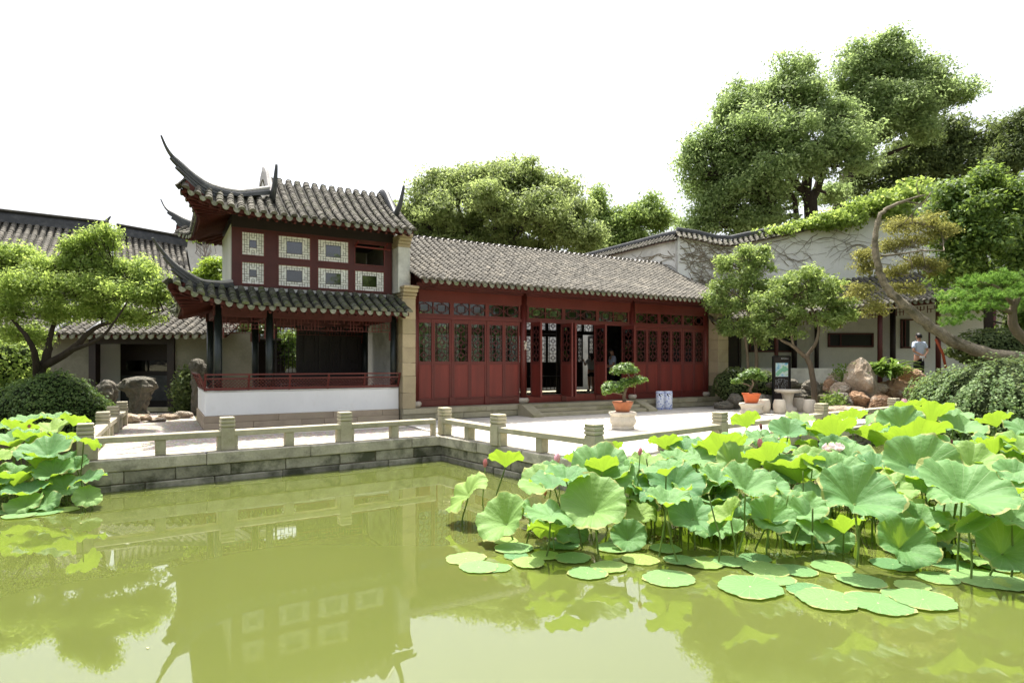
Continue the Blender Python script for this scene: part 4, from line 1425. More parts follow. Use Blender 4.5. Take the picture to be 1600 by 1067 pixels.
# high back wall of that court and the courtyard seen through the pavilion
def far_roof(name, label, r0, r1, drop, run, sp, tm, flying=False, wall=True):
    r0, r1 = Vector(r0), Vector(r1)
    t = thing(name, label, 'building', (r0.x, r0.y, 0))
    off = (-r0.x, -r0.y, 0)
    d = r1 - r0; L = d.length; d.normalize()
    hz = Vector((d.x, d.y, 0)).normalized()
    s = Vector((hz.y, -hz.x, 0))
    cols = []; k = 0
    while k < L:
        p = r0 + d * k
        cols.append(curve(p + s * run - Vector((0, 0, drop)), p, 7, .2)); k += sp
    slope(t, off, cols, sp * .36, .2, tm, 0, drips=False)
    cb = [[Vector((2 * (r0 + d * (i * sp)).x - q.x, 2 * (r0 + d * (i * sp)).y - q.y, q.z)) for q in c] for i, c in enumerate(cols)]
    slope(t, off, cb, sp * .36, .3, tm, 0, drips=False)
    mb = MB(); sweep(mb, [r0 + Vector((0, 0, -.05)), r1 + Vector((0, 0, -.05))], [.34, .34], [.55, .55]); mb.build('ridge', 'ridge', t, off)
    mb = MB(); sweep(mb, [r0 + Vector((0, 0, .46)), r1 + Vector((0, 0, .46))], [.5, .5], [.14, .14]); mb.build('ridge_cap', 'deck', t, off)
    mb = MB()
    for sg in (1, -1):
        a, b = r0 + s * (sg * (run - .7)), r1 + s * (sg * (run - .7))
        mb.grid([[Vector((a.x, a.y, -.05)), Vector((a.x, a.y, r0.z - drop + .2))], [Vector((b.x, b.y, -.05)), Vector((b.x, b.y, r1.z - drop + .2))]], False)
    for q in (r0, r1):
        a, b = q + s * (run - .7), q - s * (run - .7)
        mb.add([(a.x, a.y, -.05), (b.x, b.y, -.05), (b.x, b.y, q.z - drop + .2), (q.x, q.y, q.z - .1), (a.x, a.y, q.z - drop + .2)], [(0, 1, 2, 3, 4)])
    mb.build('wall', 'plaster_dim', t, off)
    return t, off
far_roof('distant_hall', 'tall grey-roofed hall rising behind the maple tree, ridge cropped by the picture edge', at(-90, 336, 28.5), at(170, 364, 31.5), 2.4, 3.4, .30, 'tile_hall')
t, off = far_roof('distant_pavilion', 'farther grey tiled roof with one thin upswept ridge tip', at(182, 366, 34), at(292, 385, 36), 2.9, 3.6, .30, 'tile_hall')
q = wobble([at(318, 380, 35.5), at(300, 372, 35.3), at(288, 362, 35.1), at(277, 347, 35), at(267, 333, 34.9)], 0, 4)
mb = MB(); mb.tube(q, taper(len(q), .22, .05), 6); mb.build('flying_ridge', 'ridge', t, off)
q = wobble([at(158, 350, 31.4), at(166, 346, 31.4), at(173, 338, 31.4)], 0, 3)
t2, off2 = bpy.data.objects['distant_hall'], tuple(-x for x in bpy.data.objects['distant_hall'].location)
mb = MB(); mb.tube(q, taper(len(q), .14, .03), 6); mb.build('ridge_ornament', 'ridge', t2, off2)
# small white gable far behind the pavilion corner
g0 = at(306, 352, 40)
t = thing('distant_gable', 'small white gabled upper storey just behind the pavilion\'s flying eave', 'building', (g0.x, g0.y, 0))
mb = MB(); mb.box(-1.2, 3.2, 0, 4, 0, g0.z - .6); mb.build('wall', 'plaster_old', t)
mb = MB(); mb.add([(-1.6, -.5, g0.z - .9), (1.0, -.5, g0.z + .9), (3.6, -.5, g0.z - .9), (-1.6, 4.5, g0.z - .9), (1.0, 4.5, g0.z + .9), (3.6, 4.5, g0.z - .9)], [(0, 1, 4, 3), (1, 2, 5, 4), (0, 2, 1), (3, 4, 5)])
mb.build('roof', 'tile', t)
# court wall behind pavilion and hall (bright white, seen through the openings)
cw_ = bthing('court_wall', 'plain white courtyard wall glimpsed through the pavilion columns and hall lattice', 'wall', -1, 9.2)
mb = MB(); mb.cbox(-3.2, 17.4, 9.2, 9.45, -.05, 3.6, .02); bp(mb, 'wall', 'plaster', cw_)
mb = MB(); sweep(mb, [Vector((-3.2, 9.32, 3.602)), Vector((17.4, 9.32, 3.602))], [.5, .5], [.2, .2]); bp(mb, 'coping', 'tile', cw_)
# ================================================================== TREES
MT['l_camphor'] = leafmat('camphor_leaves', (.17, .24, .095), (.36, .45, .19), .52, (.6, .77, .27), .6, .2)
MT['l_camphor2'] = leafmat('camphor_leaves_olive', (.18, .23, .09), (.36, .42, .18), .52, (.62, .75, .24), .6, .2)
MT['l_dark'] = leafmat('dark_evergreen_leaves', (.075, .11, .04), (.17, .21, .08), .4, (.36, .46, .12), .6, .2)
MT['l_light'] = leafmat('light_green_leaves', (.17, .25, .07), (.33, .44, .15), .48, (.6, .75, .2), .6, .2)
MT['l_osman'] = leafmat('osmanthus_leaves', (.16, .235, .07), (.36, .44, .17), .48, (.64, .8, .2), .55, .22)
MT['l_maple'] = leafmat('maple_leaves', (.18, .26, .065), (.38, .48, .14), .54, (.68, .85, .18), .6, .2)
MT['l_pine'] = leafmat('pine_needles', (.09, .20, .035), (.22, .38, .07), .35, (.42, .68, .1), .6, .2)
MT['l_juniper'] = leafmat('juniper_sprays', (.20, .205, .055), (.38, .37, .12), .42, (.6, .58, .15), .7, .15)
MT['l_bush'] = leafmat('shrub_leaves', (.085, .15, .035), (.21, .29, .07), .4, (.45, .62, .1), .5, .25)
MT['l_creep'] = leafmat('creeper_leaves', (.095, .165, .05), (.24, .33, .13), .34, (.42, .58, .15), .6, .25)
MT['l_creepd'] = leafmat('clipped_bush_leaves', (.06, .115, .025), (.16, .23, .065), .3, (.32, .48, .09), .6, .25)
MT['l_yellow'] = leafmat('fresh_yellow_leaves', (.16, .26, .03), (.30, .42, .06), .5, (.55, .68, .08))
MT['l_bonsai'] = leafmat('bonsai_leaves', (.075, .16, .025), (.22, .34, .07), .3, (.4, .55, .1), .4, .45)
MT['l_broad'] = leafmat('broad_strap_leaves', (.10, .20, .03), (.30, .42, .08), .3, (.4, .55, .1), .4, .4)

def pt(px, py, d, r): return (at(px, py, d), r)
G_ = lambda px, d, z=0: Vector(((px - CX) * d / F, d, z))
BG = 'big trees behind the roofs'
# domed camphor behind the hall
d = 44
make_tree('camphor_tree', 'broad domed camphor tree rising over the middle of the red hall\'s roof', G_(775, d),
    [[(G_(775, d), .5), pt(775, 440, d, .42), pt(770, 400, d, .34)], [pt(772, 420, d, .3), pt(735, 370, d, .2), pt(715, 320, d, .1)], [pt(773, 415, d, .3), pt(815, 360, d, .2), pt(835, 300, d, .1)], [pt(773, 410, d, .3), pt(775, 350, d, .2), pt(770, 290, d, .1)],
     [pt(773, 425, d, .25), pt(850, 390, d, .16), pt(890, 350, d, .08)], [pt(773, 425, d, .25), pt(700, 390, d, .16), pt(665, 350, d, .08)]],
    [lobe(*q) for q in ((770, 275, 62, 30, d), (715, 285, 50, 32, d), (825, 280, 55, 30, d - 1), (870, 305, 48, 34, d), (665, 320, 38, 34, d), (645, 350, 26, 34, d), (690, 330, 44, 36, d - 2), (905, 345, 34, 40, d),
       (760, 315, 55, 30, d - 3), (830, 330, 48, 36, d - 3), (880, 375, 45, 35, d - 1), (700, 385, 50, 32, d), (770, 395, 50, 30, d + 1), (830, 395, 50, 28, d + 1), (925, 375, 22, 36, d), (650, 392, 35, 26, d), (740, 352, 40, 30, d + 2), (800, 356, 40, 30, d + 2), (680, 362, 36, 26, d + 1), (855, 352, 36, 26, d + 2), (735, 300, 40, 22, d - 1), (800, 300, 40, 22, d))],
    'l_camphor2', 'bark_dark', .20, 62, 90, .92, BG, flat=.6, shell=(.3, 1.22), tri=True, twig_r=.045, limb_r=.12)
d = 56
make_tree('light_tree', 'feathery light-green tree between the camphor and the wavy wall', G_(985, d),
    [[(G_(985, d), .4), pt(985, 420, d, .3), pt(985, 340, d, .1)]],
    [lobe(*q) for q in ((985, 345, 40, 30, d), (1010, 325, 30, 22, d), (950, 360, 30, 30, d), (1035, 350, 20, 20, d), (935, 320, 16, 22, d), (1000, 375, 50, 22, d), (950, 390, 40, 18, d), (915, 385, 22, 26, d + 2))],
    'l_light', 'bark_dark', .25, 55, 80, 1.1, BG, flat=.6, shell=(.3, 1.25), tri=True, twig_r=.045, limb_r=.08)
d = 39
make_tree('camphor_tree', 'tall rounded camphor tree with dark forked trunk above the wavy wall', G_(1265, d),
    [[(G_(1268, d), .6), pt(1268, 345, d, .42), pt(1260, 300, d, .36), pt(1262, 240, d, .2), pt(1235, 150, d, .08)], [pt(1265, 320, d, .3), pt(1285, 270, d, .24), pt(1290, 210, d, .1)], [pt(1262, 310, d, .25), pt(1215, 250, d, .18), pt(1170, 190, d, .08)],
     [pt(1244, 360, d, .2), pt(1242, 315, d, .15), pt(1220, 280, d, .1)]],
    [lobe(*q) for q in ((1235, 115, 37, 29, d), (1235, 150, 46, 27, d), (1175, 165, 46, 38, d), (1150, 185, 29, 20, d), (1270, 175, 55, 38, d - 1), (1215, 205, 61, 41, d - 2), (1305, 185, 37, 34, d), (1160, 240, 40, 41, d - 1),
       (1225, 260, 55, 38, d - 2), (1320, 225, 42, 38, d - 2), (1290, 250, 44, 34, d - 2), (1085, 255, 29, 29, d), (1110, 230, 33, 27, d), (1175, 295, 51, 34, d - 1), (1120, 320, 40, 34, d), (1200, 330, 44, 29, d - 1), (1090, 350, 29, 22, d), (1105, 290, 34, 26, d + 1), (1140, 275, 34, 28, d), (1225, 300, 40, 26, d + 1), (1300, 300, 30, 20, d + 2), (1155, 350, 44, 20, d))],
    'l_camphor', 'bark_dark', .18, 56, 90, .86, BG, flat=.6, shell=(.3, 1.25), tri=True, twig_r=.045, limb_r=.12)
d = 43
make_tree('camphor_tree', 'tallest camphor tree, its crown reaching highest against the white sky', G_(1325, d),
    [[(G_(1300, d), .6), pt(1310, 330, d, .42), pt(1345, 240, d, .34), pt(1372, 170, d, .2), pt(1385, 100, d, .08)], [pt(1350, 235, d, .26), pt(1410, 195, d, .18), pt(1470, 170, d, .07)], [pt(1335, 265, d, .2), pt(1390, 240, d, .14), pt(1430, 225, d, .06)]],
    [lobe(*q) for q in ((1395, 80, 37, 25, d), (1355, 95, 37, 32, d), (1350, 130, 46, 34, d), (1405, 125, 48, 34, d), (1440, 115, 26, 23, d), (1455, 145, 44, 32, d), (1490, 150, 31, 29, d), (1385, 170, 61, 32, d - 1), (1440, 190, 46, 27, d - 1), (1340, 170, 40, 27, d), (1360, 205, 44, 29, d))],
    'l_camphor', 'bark_dark', .19, 60, 90, .92, BG, flat=.6, shell=(.3, 1.3), tri=True, twig_r=.045, limb_r=.12)
d = 46
make_tree('dark_tree', 'dark evergreen crown behind the green bush on the wall', G_(1480, d),
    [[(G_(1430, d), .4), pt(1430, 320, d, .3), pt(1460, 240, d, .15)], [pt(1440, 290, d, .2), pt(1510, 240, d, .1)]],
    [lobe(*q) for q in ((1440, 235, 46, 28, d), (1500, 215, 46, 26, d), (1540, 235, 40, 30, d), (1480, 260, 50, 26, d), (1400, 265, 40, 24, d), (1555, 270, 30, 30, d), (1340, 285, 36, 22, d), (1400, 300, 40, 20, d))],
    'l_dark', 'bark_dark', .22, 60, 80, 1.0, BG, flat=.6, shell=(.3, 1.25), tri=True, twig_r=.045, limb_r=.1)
d = 36
make_tree('edge_tree', 'tree crown cut off by the picture edge at the far right', G_(1610, d),
    [[(G_(1625, d), .4), pt(1620, 320, d, .3), pt(1605, 200, d, .1)]],
    [lobe(*q) for q in ((1598, 190, 24, 22, d), (1590, 225, 24, 26, d), (1620, 220, 40, 40, d), (1585, 255, 20, 24, d))],
    'l_dark', 'bark_dark', .18, 90, 70, .8, BG, tri=True, twig_r=.02, limb_r=.08)
for k, (X, Y, h, lab) in enumerate(((24, 10, 10, 'tree on the right-hand bank nearest the gallery, reflected in the door glass'), (27, 2, 13, 'tall tree on the right-hand bank, reflected in the middle door glass'), (24, -7, 12, 'tree on the right-hand bank, reflected in the pavilion\'s upper panes'), (30, -16, 13, 'farthest tree on the right-hand bank behind the viewer'))):
    make_tree('bank_tree', lab, (X, Y, 0), [[(Vector((X, Y, 0)), .3), (Vector((X + .2, Y, h * .4)), .22), (Vector((X, Y, h * .75)), .08)]],
        [((X + random.uniform(-3, 3), Y + random.uniform(-3.4, 3.4), h * (.1 + .8 * q / 11)), (2.0, 2.0, 1.4)) for q in range(12)], 'l_camphor', 'bark_dark', .4, 26, 24, 1.0, 'trees on the right-hand bank', twig_r=.02, limb_r=.08)
# fresh green tree between pavilion and side corridor
d = 23
make_tree('young_tree', 'fresh yellow-green tree peeping between the pavilion\'s two flying eaves', G_(340, d),
    [[(G_(345, d), .12), pt(340, 480, d, .1), pt(335, 420, d, .04)]],
    [lobe(*q) for q in ((335, 418, 22, 16, d), (320, 440, 22, 16, d), (348, 445, 16, 18, d), (312, 365, 14, 10, d + 6), (325, 372, 10, 8, d + 6))],
    'l_yellow', 'bark_dark', .13, 60, 40, .32, None, twig_r=.012, limb_r=.03)
d = 24
make_tree('court_tree', 'sunlit small tree in the courtyard seen through the pavilion', G_(460, d),
    [[(G_(430, 22), .10), pt(425, 570, 22, .08), pt(432, 530, 22, .05)], [pt(428, 560, 22, .06), pt(400, 515, 22, .03)]],
    [lobe(*q) for q in ((440, 535, 22, 18, 22), (420, 515, 16, 12, 22), (455, 560, 14, 14, 22), (385, 512, 20, 8, 22), (480, 545, 26, 40, 23), (520, 560, 34, 40, 23.5))],
    'l_bush', 'bark_dark', .14, 60, 34, .3, None, twig_r=.012, limb_r=.03)

# Japanese maple at the left, spreading in flat sprays
d = 14.6
make_tree('maple_tree', 'spreading Japanese maple with layered light-green foliage over the left bank', G_(52, d),
    [[(G_(50, d, -.05), .15), pt(60, 590, d, .12), pt(72, 560, d, .10), pt(78, 530, d, .06), pt(90, 470, d, .03)], [pt(62, 575, d, .10), pt(110, 548, d, .08), pt(150, 512, d, .05), pt(205, 497, d, .025), pt(255, 485, d, .012)],
     [pt(58, 590, d, .09), pt(50, 540, d - .4, .06), pt(20, 500, d - .5, .03), pt(-10, 480, d - .5, .02)], [pt(110, 548, d, .06), pt(160, 525, d - .5, .03), pt(200, 470, d - .5, .015)]],
    [lobe(*q) for q in ((150, 380, 26, 16, d), (115, 385, 24, 14, d), (165, 365, 22, 10, d), (80, 410, 44, 22, d), (20, 405, 40, 26, d), (140, 415, 46, 22, d), (200, 420, 44, 20, d), (235, 440, 32, 20, d), (60, 445, 50, 22, d - .5),
       (0, 450, 40, 26, d), (120, 450, 50, 20, d - .5), (180, 455, 50, 20, d - .4), (240, 470, 30, 16, d), (20, 490, 46, 20, d - .4), (90, 490, 46, 16, d), (160, 485, 46, 14, d), (30, 525, 36, 16, d), (220, 495, 40, 10, d), (250, 455, 20, 14, d))],
    'l_maple', 'bark_dark', .066, 66, 56, .25, None, 'tree', (.3, 1.1), .85, twigs=.5, twig_r=.006, limb_r=.02)
# osmanthus pair by the gallery
d = 20.4
make_tree('osmanthus_tree', 'slender osmanthus tree beside the hall\'s right end pillar', G_(1178, d),
    [[(G_(1180, d, .1), .07), pt(1182, 560, d, .06), pt(1178, 520, d, .05), pt(1165, 470, d, .03)], [(G_(1170, d, .1), .05), pt(1168, 555, d, .045), pt(1160, 510, d, .03)], [pt(1178, 520, d, .04), pt(1188, 470, d, .03), pt(1175, 410, d, .015)]],
    [lobe(*q) for q in ((1170, 395, 34, 18, d), (1145, 415, 32, 20, d), (1190, 415, 24, 16, d), (1125, 445, 26, 20, d), (1165, 445, 36, 20, d), (1115, 470, 20, 16, d), (1150, 480, 36, 20, d), (1175, 510, 34, 18, d), (1140, 510, 26, 14, d), (1190, 530, 24, 12, d), (1200, 450, 16, 14, d))],
    'l_osman', 'bark', .092, 40, 42, .23, 'osmanthus trees in front of the gallery', 'tree', (.3, 1.0), twigs=.4, twig_r=.008, limb_r=.025)
d = 19.2
make_tree('osmanthus_tree', 'osmanthus tree with forked bare trunk standing by the stone table', G_(1273, d),
    [[(G_(1273, d, .05), .09), pt(1270, 590, d, .085), pt(1262, 560, d, .08), pt(1257, 556, d, .07), pt(1238, 540, d, .055), pt(1218, 528, d, .04), pt(1215, 500, d, .02)], [pt(1259, 558, d, .06), pt(1275, 535, d, .05), pt(1278, 505, d, .04), pt(1262, 470, d, .02)],
     [pt(1240, 541, d, .045), pt(1236, 520, d, .035), pt(1236, 490, d, .02)]],
    [lobe(*q) for q in ((1258, 430, 34, 18, d), (1290, 450, 32, 18, d), (1230, 455, 34, 20, d), (1270, 470, 40, 18, d), (1310, 475, 24, 16, d), (1200, 475, 28, 18, d), (1240, 490, 38, 16, d), (1290, 500, 34, 14, d), (1200, 505, 30, 16, d), (1225, 520, 34, 10, d), (1320, 490, 16, 10, d))],
    'l_osman', 'bark', .092, 40, 42, .22, 'osmanthus trees in front of the gallery', 'tree', (.3, 1.0), twigs=.4, twig_r=.008, limb_r=.025)
# leaning juniper: long bare leaning trunk, sparse yellow sprays
d = 17.4
jb = at(1625, 572, 16.6)
make_tree('leaning_juniper', 'old juniper with long leaning twisted trunk crossing in front of the gallery', (jb.x, jb.y, .3),
    [[(Vector((jb.x + .5, jb.y, .25)), .24), (jb, .23), pt(1560, 556, 16.9, 0.152), pt(1500, 538, 17.1, 0.140), pt(1455, 510, 17.2, 0.129), pt(1415, 478, 17.3, 0.117), pt(1383, 445, 17.4, 0.100), pt(1371, 410, 17.4, 0.088), pt(1368, 370, 17.4, 0.076), pt(1372, 342, 17.4, 0.058), pt(1388, 325, 17.4, 0.046), pt(1415, 314, 17.4, 0.035), pt(1445, 305, 17.4, 0.017)],
     [pt(1376, 400, 17.4, 0.035), pt(1400, 398, 17.3, 0.029), pt(1440, 392, 17.2, 0.017), pt(1475, 392, 17.1, 0.008)],
     [pt(1415, 314, 17.4, 0.023), pt(1440, 318, 17.3, 0.015), pt(1455, 300, 17.3, 0.008)], [pt(1440, 318, 17.3, 0.012), pt(1425, 335, 17.3, 0.006)], [pt(1420, 395, 17.3, 0.017), pt(1425, 420, 17.5, 0.012), pt(1410, 440, 17.6, 0.006)], [pt(1440, 392, 17.2, 0.012), pt(1450, 425, 17.5, 0.008)],
     [pt(1436, 305, 17.4, 0.017), pt(1432, 288, 17.4, 0.009), pt(1437, 280, 17.4, 0.004)]],
    [lobe(*q) for q in ((1405, 355, 26, 12, d + .6), (1440, 350, 28, 14, d + .6), (1470, 365, 20, 12, d + .5), (1395, 385, 22, 10, d + .8), (1425, 375, 30, 10, d + .6), (1430, 410, 30, 10, d + .9), (1400, 425, 24, 10, d + .9), (1455, 420, 20, 14, d + .6),
       (1350, 420, 14, 14, d + .5), (1345, 455, 18, 14, d + .4), (1365, 480, 18, 12, d + .4), (1420, 450, 24, 10, d + .9), (1350, 400, 10, 10, d + .5))],
    'l_juniper', 'bark_pale', .085, 26, 34, .26, None, 'tree', (.2, 1.6), .6, twigs=.7, twig_r=.007, limb_r=.02, aspect=.35, twist=True)
# low pine pads
d = 13.6
def pine():
    t = thing('pine_tree', 'bright green pine with soft needle pads above the creeper mound', 'tree', (10.9, d, 0))
    off = (-10.9, -d, 0)
    mb = MB()
    for p in ([pt(1640, 560, d, .12), pt(1590, 520, d, .11), pt(1582, 490, d, .09), pt(1590, 465, d, .06)], [pt(1582, 490, d, .06), pt(1545, 475, d, .04), pt(1500, 480, d, .02)], [pt(1585, 480, d, .05), pt(1560, 450, d, .03), pt(1530, 440, d, .015)]):
        q = wobble([a for a, b in p], .01, 4); mb.tube(q, taper(len(q), p[0][1], p[-1][1]), 8)
    mb.build('trunk', 'bark', t, off)
    L = [lobe(*q) for q in ((1530, 440, 44, 14, d), (1570, 435, 34, 16, d), (1500, 462, 38, 14, d), (1555, 462, 44, 14, d - .3), (1490, 485, 30, 14, d - .2), (1530, 480, 44, 12, d - .3), (1590, 455, 24, 20, d), (1480, 505, 20, 10, d), (1600, 480, 26, 18, d), (1510, 498, 26, 9, d))]
    P, N, CC = clump_points(L, 62, 1, .05, (.3, 1.0), .5, -.5)
    n = len(CC); k = 26
    ax = norm(rng.normal(size=(n, 3)) * .45 + np.array([0, -.15, 1.0]))
    dirs = norm(ax[:, None, :] * .75 + rng.normal(size=(n, k, 3)) * .55).reshape(-1, 3)
    c = np.repeat(CC, k, 0) + dirs * .055
    nn = norm(np.cross(dirs, rng.normal(size=dirs.shape)))
    me = quads_mesh('crown', leaf_quads(c, nn, .14, .05, .2, dirs), 4)
    inst('crown', me, 'l_pine', t, off)
pine()
# big evergreen shrub-tree at the right
d = 18.8
make_tree('camellia_tree', 'large glossy green camellia bush filling the right side over the gallery roof', G_(1545, d, .2),
    [[(G_(1545, d, .2), .14), pt(1545, 500, d, .12), pt(1540, 420, d, .08), pt(1530, 330, d, .04)], [pt(1545, 480, d, .08), pt(1490, 420, d, .05)], [pt(1545, 470, d, .08), pt(1595, 400, d, .05)]],
    [lobe(*q) for q in ((1535, 290, 38, 22, d), (1500, 310, 36, 22, d), (1570, 300, 34, 24, d), (1475, 335, 26, 20, d), (1530, 330, 46, 26, d - .5), (1585, 345, 34, 30, d), (1495, 360, 38, 22, d - .5), (1545, 375, 44, 28, d - .8), (1500, 400, 40, 24, d - .5), (1590, 400, 30, 34, d),
       (1490, 430, 34, 20, d), (1540, 430, 44, 24, d), (1600, 300, 30, 26, d), (1610, 370, 30, 40, d), (1570, 460, 44, 26, d + .4), (1600, 500, 44, 30, d + .4), (1520, 470, 34, 20, d + .4))],
    'l_bush', 'bark_dark', .13, 62, 46, .40, None, 'bush', (.5, 1.0), twigs=.15, twig_r=.01, limb_r=.03)
# creeper running along the wall top
L = [lobe(*q) for q in ((1215, 361, 30, 4, 24.0), (1262, 350, 34, 6, 23.9), (1305, 340, 34, 9, 23.8), (1350, 326, 34, 13, 23.7), (1385, 314, 34, 14, 23.7), (1425, 300, 30, 14, 23.6), (1330, 345, 26, 8, 23.6), (1290, 352, 26, 5, 23.7), (1400, 330, 30, 10, 23.6))]
P, N, CC = clump_points(L, 50, 22, .26, (.3, 1.2), .6)
N = norm(N + rng.normal(size=N.shape) * .5)
o = inst('wall_creeper', quads_mesh('wall_creeper', leaf_quads(P, N, .12, .8), 4), 'l_maple')
MT['l_yellow'].name = 'fresh_yellow_leaves'
tag(o, 'leafy green creeper spilling over the wavy wall top', 'creeper')

# mounds of creeper and clipped bushes: leaves over a dense dark body, hanging strands
def mound(name, label, lobes, lm, n, size, strands=False, cat='bush', z_base=-.5, d0=.93, body=True):
    c0 = lobes[0][0]
    t = thing(name, label, cat, (c0[0], c0[1], z_base))
    off = (-c0[0], -c0[1], -z_base)
    def shp(q, c):
        s = 1 + .17 * mnoise.noise(Vector(q) * 1.9 + Vector(c)) + .07 * mnoise.noise(Vector(q) * 5 + Vector(c))
        if strands: s += .15 * mnoise.noise(Vector((math.atan2(q[1], q[0]) * 8, q[2] * .7, c[0])))
        return s
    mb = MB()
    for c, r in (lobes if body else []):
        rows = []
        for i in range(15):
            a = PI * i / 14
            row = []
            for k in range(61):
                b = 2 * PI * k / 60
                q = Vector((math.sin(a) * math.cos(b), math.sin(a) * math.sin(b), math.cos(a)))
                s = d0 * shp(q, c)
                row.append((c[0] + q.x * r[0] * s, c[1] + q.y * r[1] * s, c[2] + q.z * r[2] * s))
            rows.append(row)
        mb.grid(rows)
    if body: mb.build('dark_core', 'inner', t, off)  # solid core painted near-black for the shade inside the shrub
    A = np.array([r[0] * r[2] + r[0] * r[1] + r[1] * r[2] for c, r in lobes]); A = A / A.sum()
    P = []; N = []; D = []; P2 = []; N2 = []; D2 = []
    for (c, r), a in zip(lobes, A):
        k = int(n * a)
        c = np.array(c); r = np.array(r)
        if strands:
            q = norm(rng.normal(size=(k // 2, 3)))
            f = np.array([shp(v, c) for v in q])[:, None]
            P2.append(c + q * r * (f * .955 + rng.normal(size=(k // 2, 1)) * .02)); N2.append(norm(q / r * r.mean() + rng.normal(size=(k // 2, 3)) * .5 + np.array([0, 0, .3]))); D2.append(norm(np.array([0, 0, -1.0]) + rng.normal(size=(k // 2, 3)) * .8))
            m = max(8, int(k / 95))
            st = norm(rng.normal(size=(m, 3)) + np.array([0, 0, .9])); st[:, 2] = np.abs(st[:, 2])
            ph = np.arctan2(st[:, 1], st[:, 0]); th0 = np.arccos(st[:, 2])
            for j in range(m):
                tt = np.linspace(th0[j], th0[j] + rng.uniform(.8, 1.5), 70)
                pp = ph[j] + rng.normal() * .05 + np.cumsum(rng.normal(size=70)) * .006
                q = np.stack([np.sin(tt) * np.cos(pp), np.sin(tt) * np.sin(pp), np.cos(tt)], 1)
                p = c + q * r * (np.array([shp(v, c) for v in q])[:, None] + rng.uniform(.0, .09)) + rng.normal(size=(70, 3)) * size * .38
                P.append(p); N.append(norm(q / r * r.mean() + rng.normal(size=(70, 3)) * .45 + np.array([0, 0, .3])))
                D.append(norm(np.array([0, 0, -1.0]) + rng.normal(size=(70, 3)) * .7))
        else:
            q = norm(rng.normal(size=(k, 3)))
            f = np.array([shp(v, c) for v in q])[:, None]
            p = c + q * r * (f * .98 + np.abs(rng.normal(size=(k, 1))) * .035 + (rng.random((k, 1)) < .04) * rng.uniform(0, .12, (k, 1)))
            P.append(p); N.append(norm(q / r * r.mean() + rng.normal(size=(k, 3)) * .5 + np.array([0, 0, .25]))); D.append(rng.normal(size=(k, 3)))
    P, N, D = np.concatenate(P), np.concatenate(N), np.concatenate(D)
    if not body:
        q_ = rng.uniform(.3, 1.15, (len(P), 1)) ** .6; cc_ = np.array(lobes[0][0]); P = cc_ + (P - cc_) * q_ + rng.normal(size=P.shape) * size * .8; N = norm(N + rng.normal(size=N.shape) * .6)
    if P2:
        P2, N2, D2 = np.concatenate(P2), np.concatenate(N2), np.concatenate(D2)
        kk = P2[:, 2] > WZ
        inst('inner_foliage', quads_mesh('inner_foliage', leaf_quads(P2[kk], N2[kk], size, .62, .35, D2[kk]), 4), 'l_dark', t, off)  # darker leaf colour stands in for the shade between the strands
    keep = P[:, 2] > WZ
    inst('foliage', quads_mesh('foliage', leaf_quads(P[keep], N[keep], size, .62, .35, D[keep]), 4), lm, t, off)
    return t
mound('creeper_mound', 'large mound of trailing small-leaved creeper hanging over the right bank', [lobe(1568, 665, 116, 95, 12.6, 130), lobe(1508, 660, 70, 74, 12.9, 90), lobe(1482, 684, 50, 55, 12.8, 60), lobe(1610, 620, 110, 55, 13.2, 110)], 'l_creep', 56000, .062, True)
mound('clipped_bush', 'dark green rounded bush behind the stone railing on the left bank', [lobe(85, 650, 72, 66, 14.2, 70), lobe(45, 640, 50, 45, 14.6, 50)], 'l_creepd', 20000, .06)
mound('yellow_shrub', 'yellow-green shrub at the picture\'s left edge under the maple', [lobe(20, 575, 44, 46, 15.6, 44), lobe(-10, 620, 50, 60, 15.4, 44)], 'l_maple', 7000, .09, d0=.8)
mound('low_shrub', 'dark low shrub against the white wall beside the corridor doorway', [lobe(292, 616, 20, 40, 18.6, 22)], 'l_dark', 2000, .11, body=False)
mound('low_shrub', 'dark leafy shrub behind the orange-potted bonsai', [lobe(1148, 602, 30, 26, 20.6, 30), lobe(1190, 600, 26, 20, 20.9, 30)], 'l_dark', 4200, .09, d0=.8)
mound('low_shrub', 'small light-green plant among the rocks beside the drum stools', [lobe(1304, 628, 16, 12, 17.2, 14)], 'l_bush', 500, .09, body=False)
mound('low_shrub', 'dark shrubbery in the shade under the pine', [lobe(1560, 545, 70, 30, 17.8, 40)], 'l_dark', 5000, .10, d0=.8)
mound('low_shrub', 'leafy tuft spilling down the upper side of the large boulder', [lobe(1318, 592, 14, 20, 18.3, 14)], 'l_bush', 600, .09, body=False)

# broad-leaved plant crowning the rocks
def strap_plant(name, label, c, n, ln, wd, m):
    t = thing(name, label, 'plant', c)
    base = MB()
    for i in range(n):
        a = random.uniform(0, 2 * PI); e = random.uniform(.5, 1.4); l = ln * random.uniform(.6, 1.15); w = wd * random.uniform(.7, 1.2)
        dr = Vector((math.cos(a), math.sin(a), 0)); sd = Vector((-dr.y, dr.x, 0))
        st = Vector((random.gauss(0, .22), random.gauss(0, .10), random.gauss(0, .06)))
        mb = MB(); rows = []
        for k in range(6):
            s = k / 5
            p = st + dr * (l * math.cos(e) * s + l * .25 * s * s) + Vector((0, 0, l * math.sin(e) * s - l * .55 * s * s))
            ww = w * (math.sin(PI * min(1, s * .92 + .06)) ** .7) * .5
            rows.append([p - sd * ww + Vector((0, 0, ww * .35)), p, p + sd * ww + Vector((0, 0, ww * .35))])
        mb.grid(rows); mb.build('leaf', m, t)
    return t
strap_plant('broadleaf_plant', 'bright broad-leaved plant fanning out beside the large boulder', at(1384, 586, 18.0), 130, .95, .11, 'l_broad')

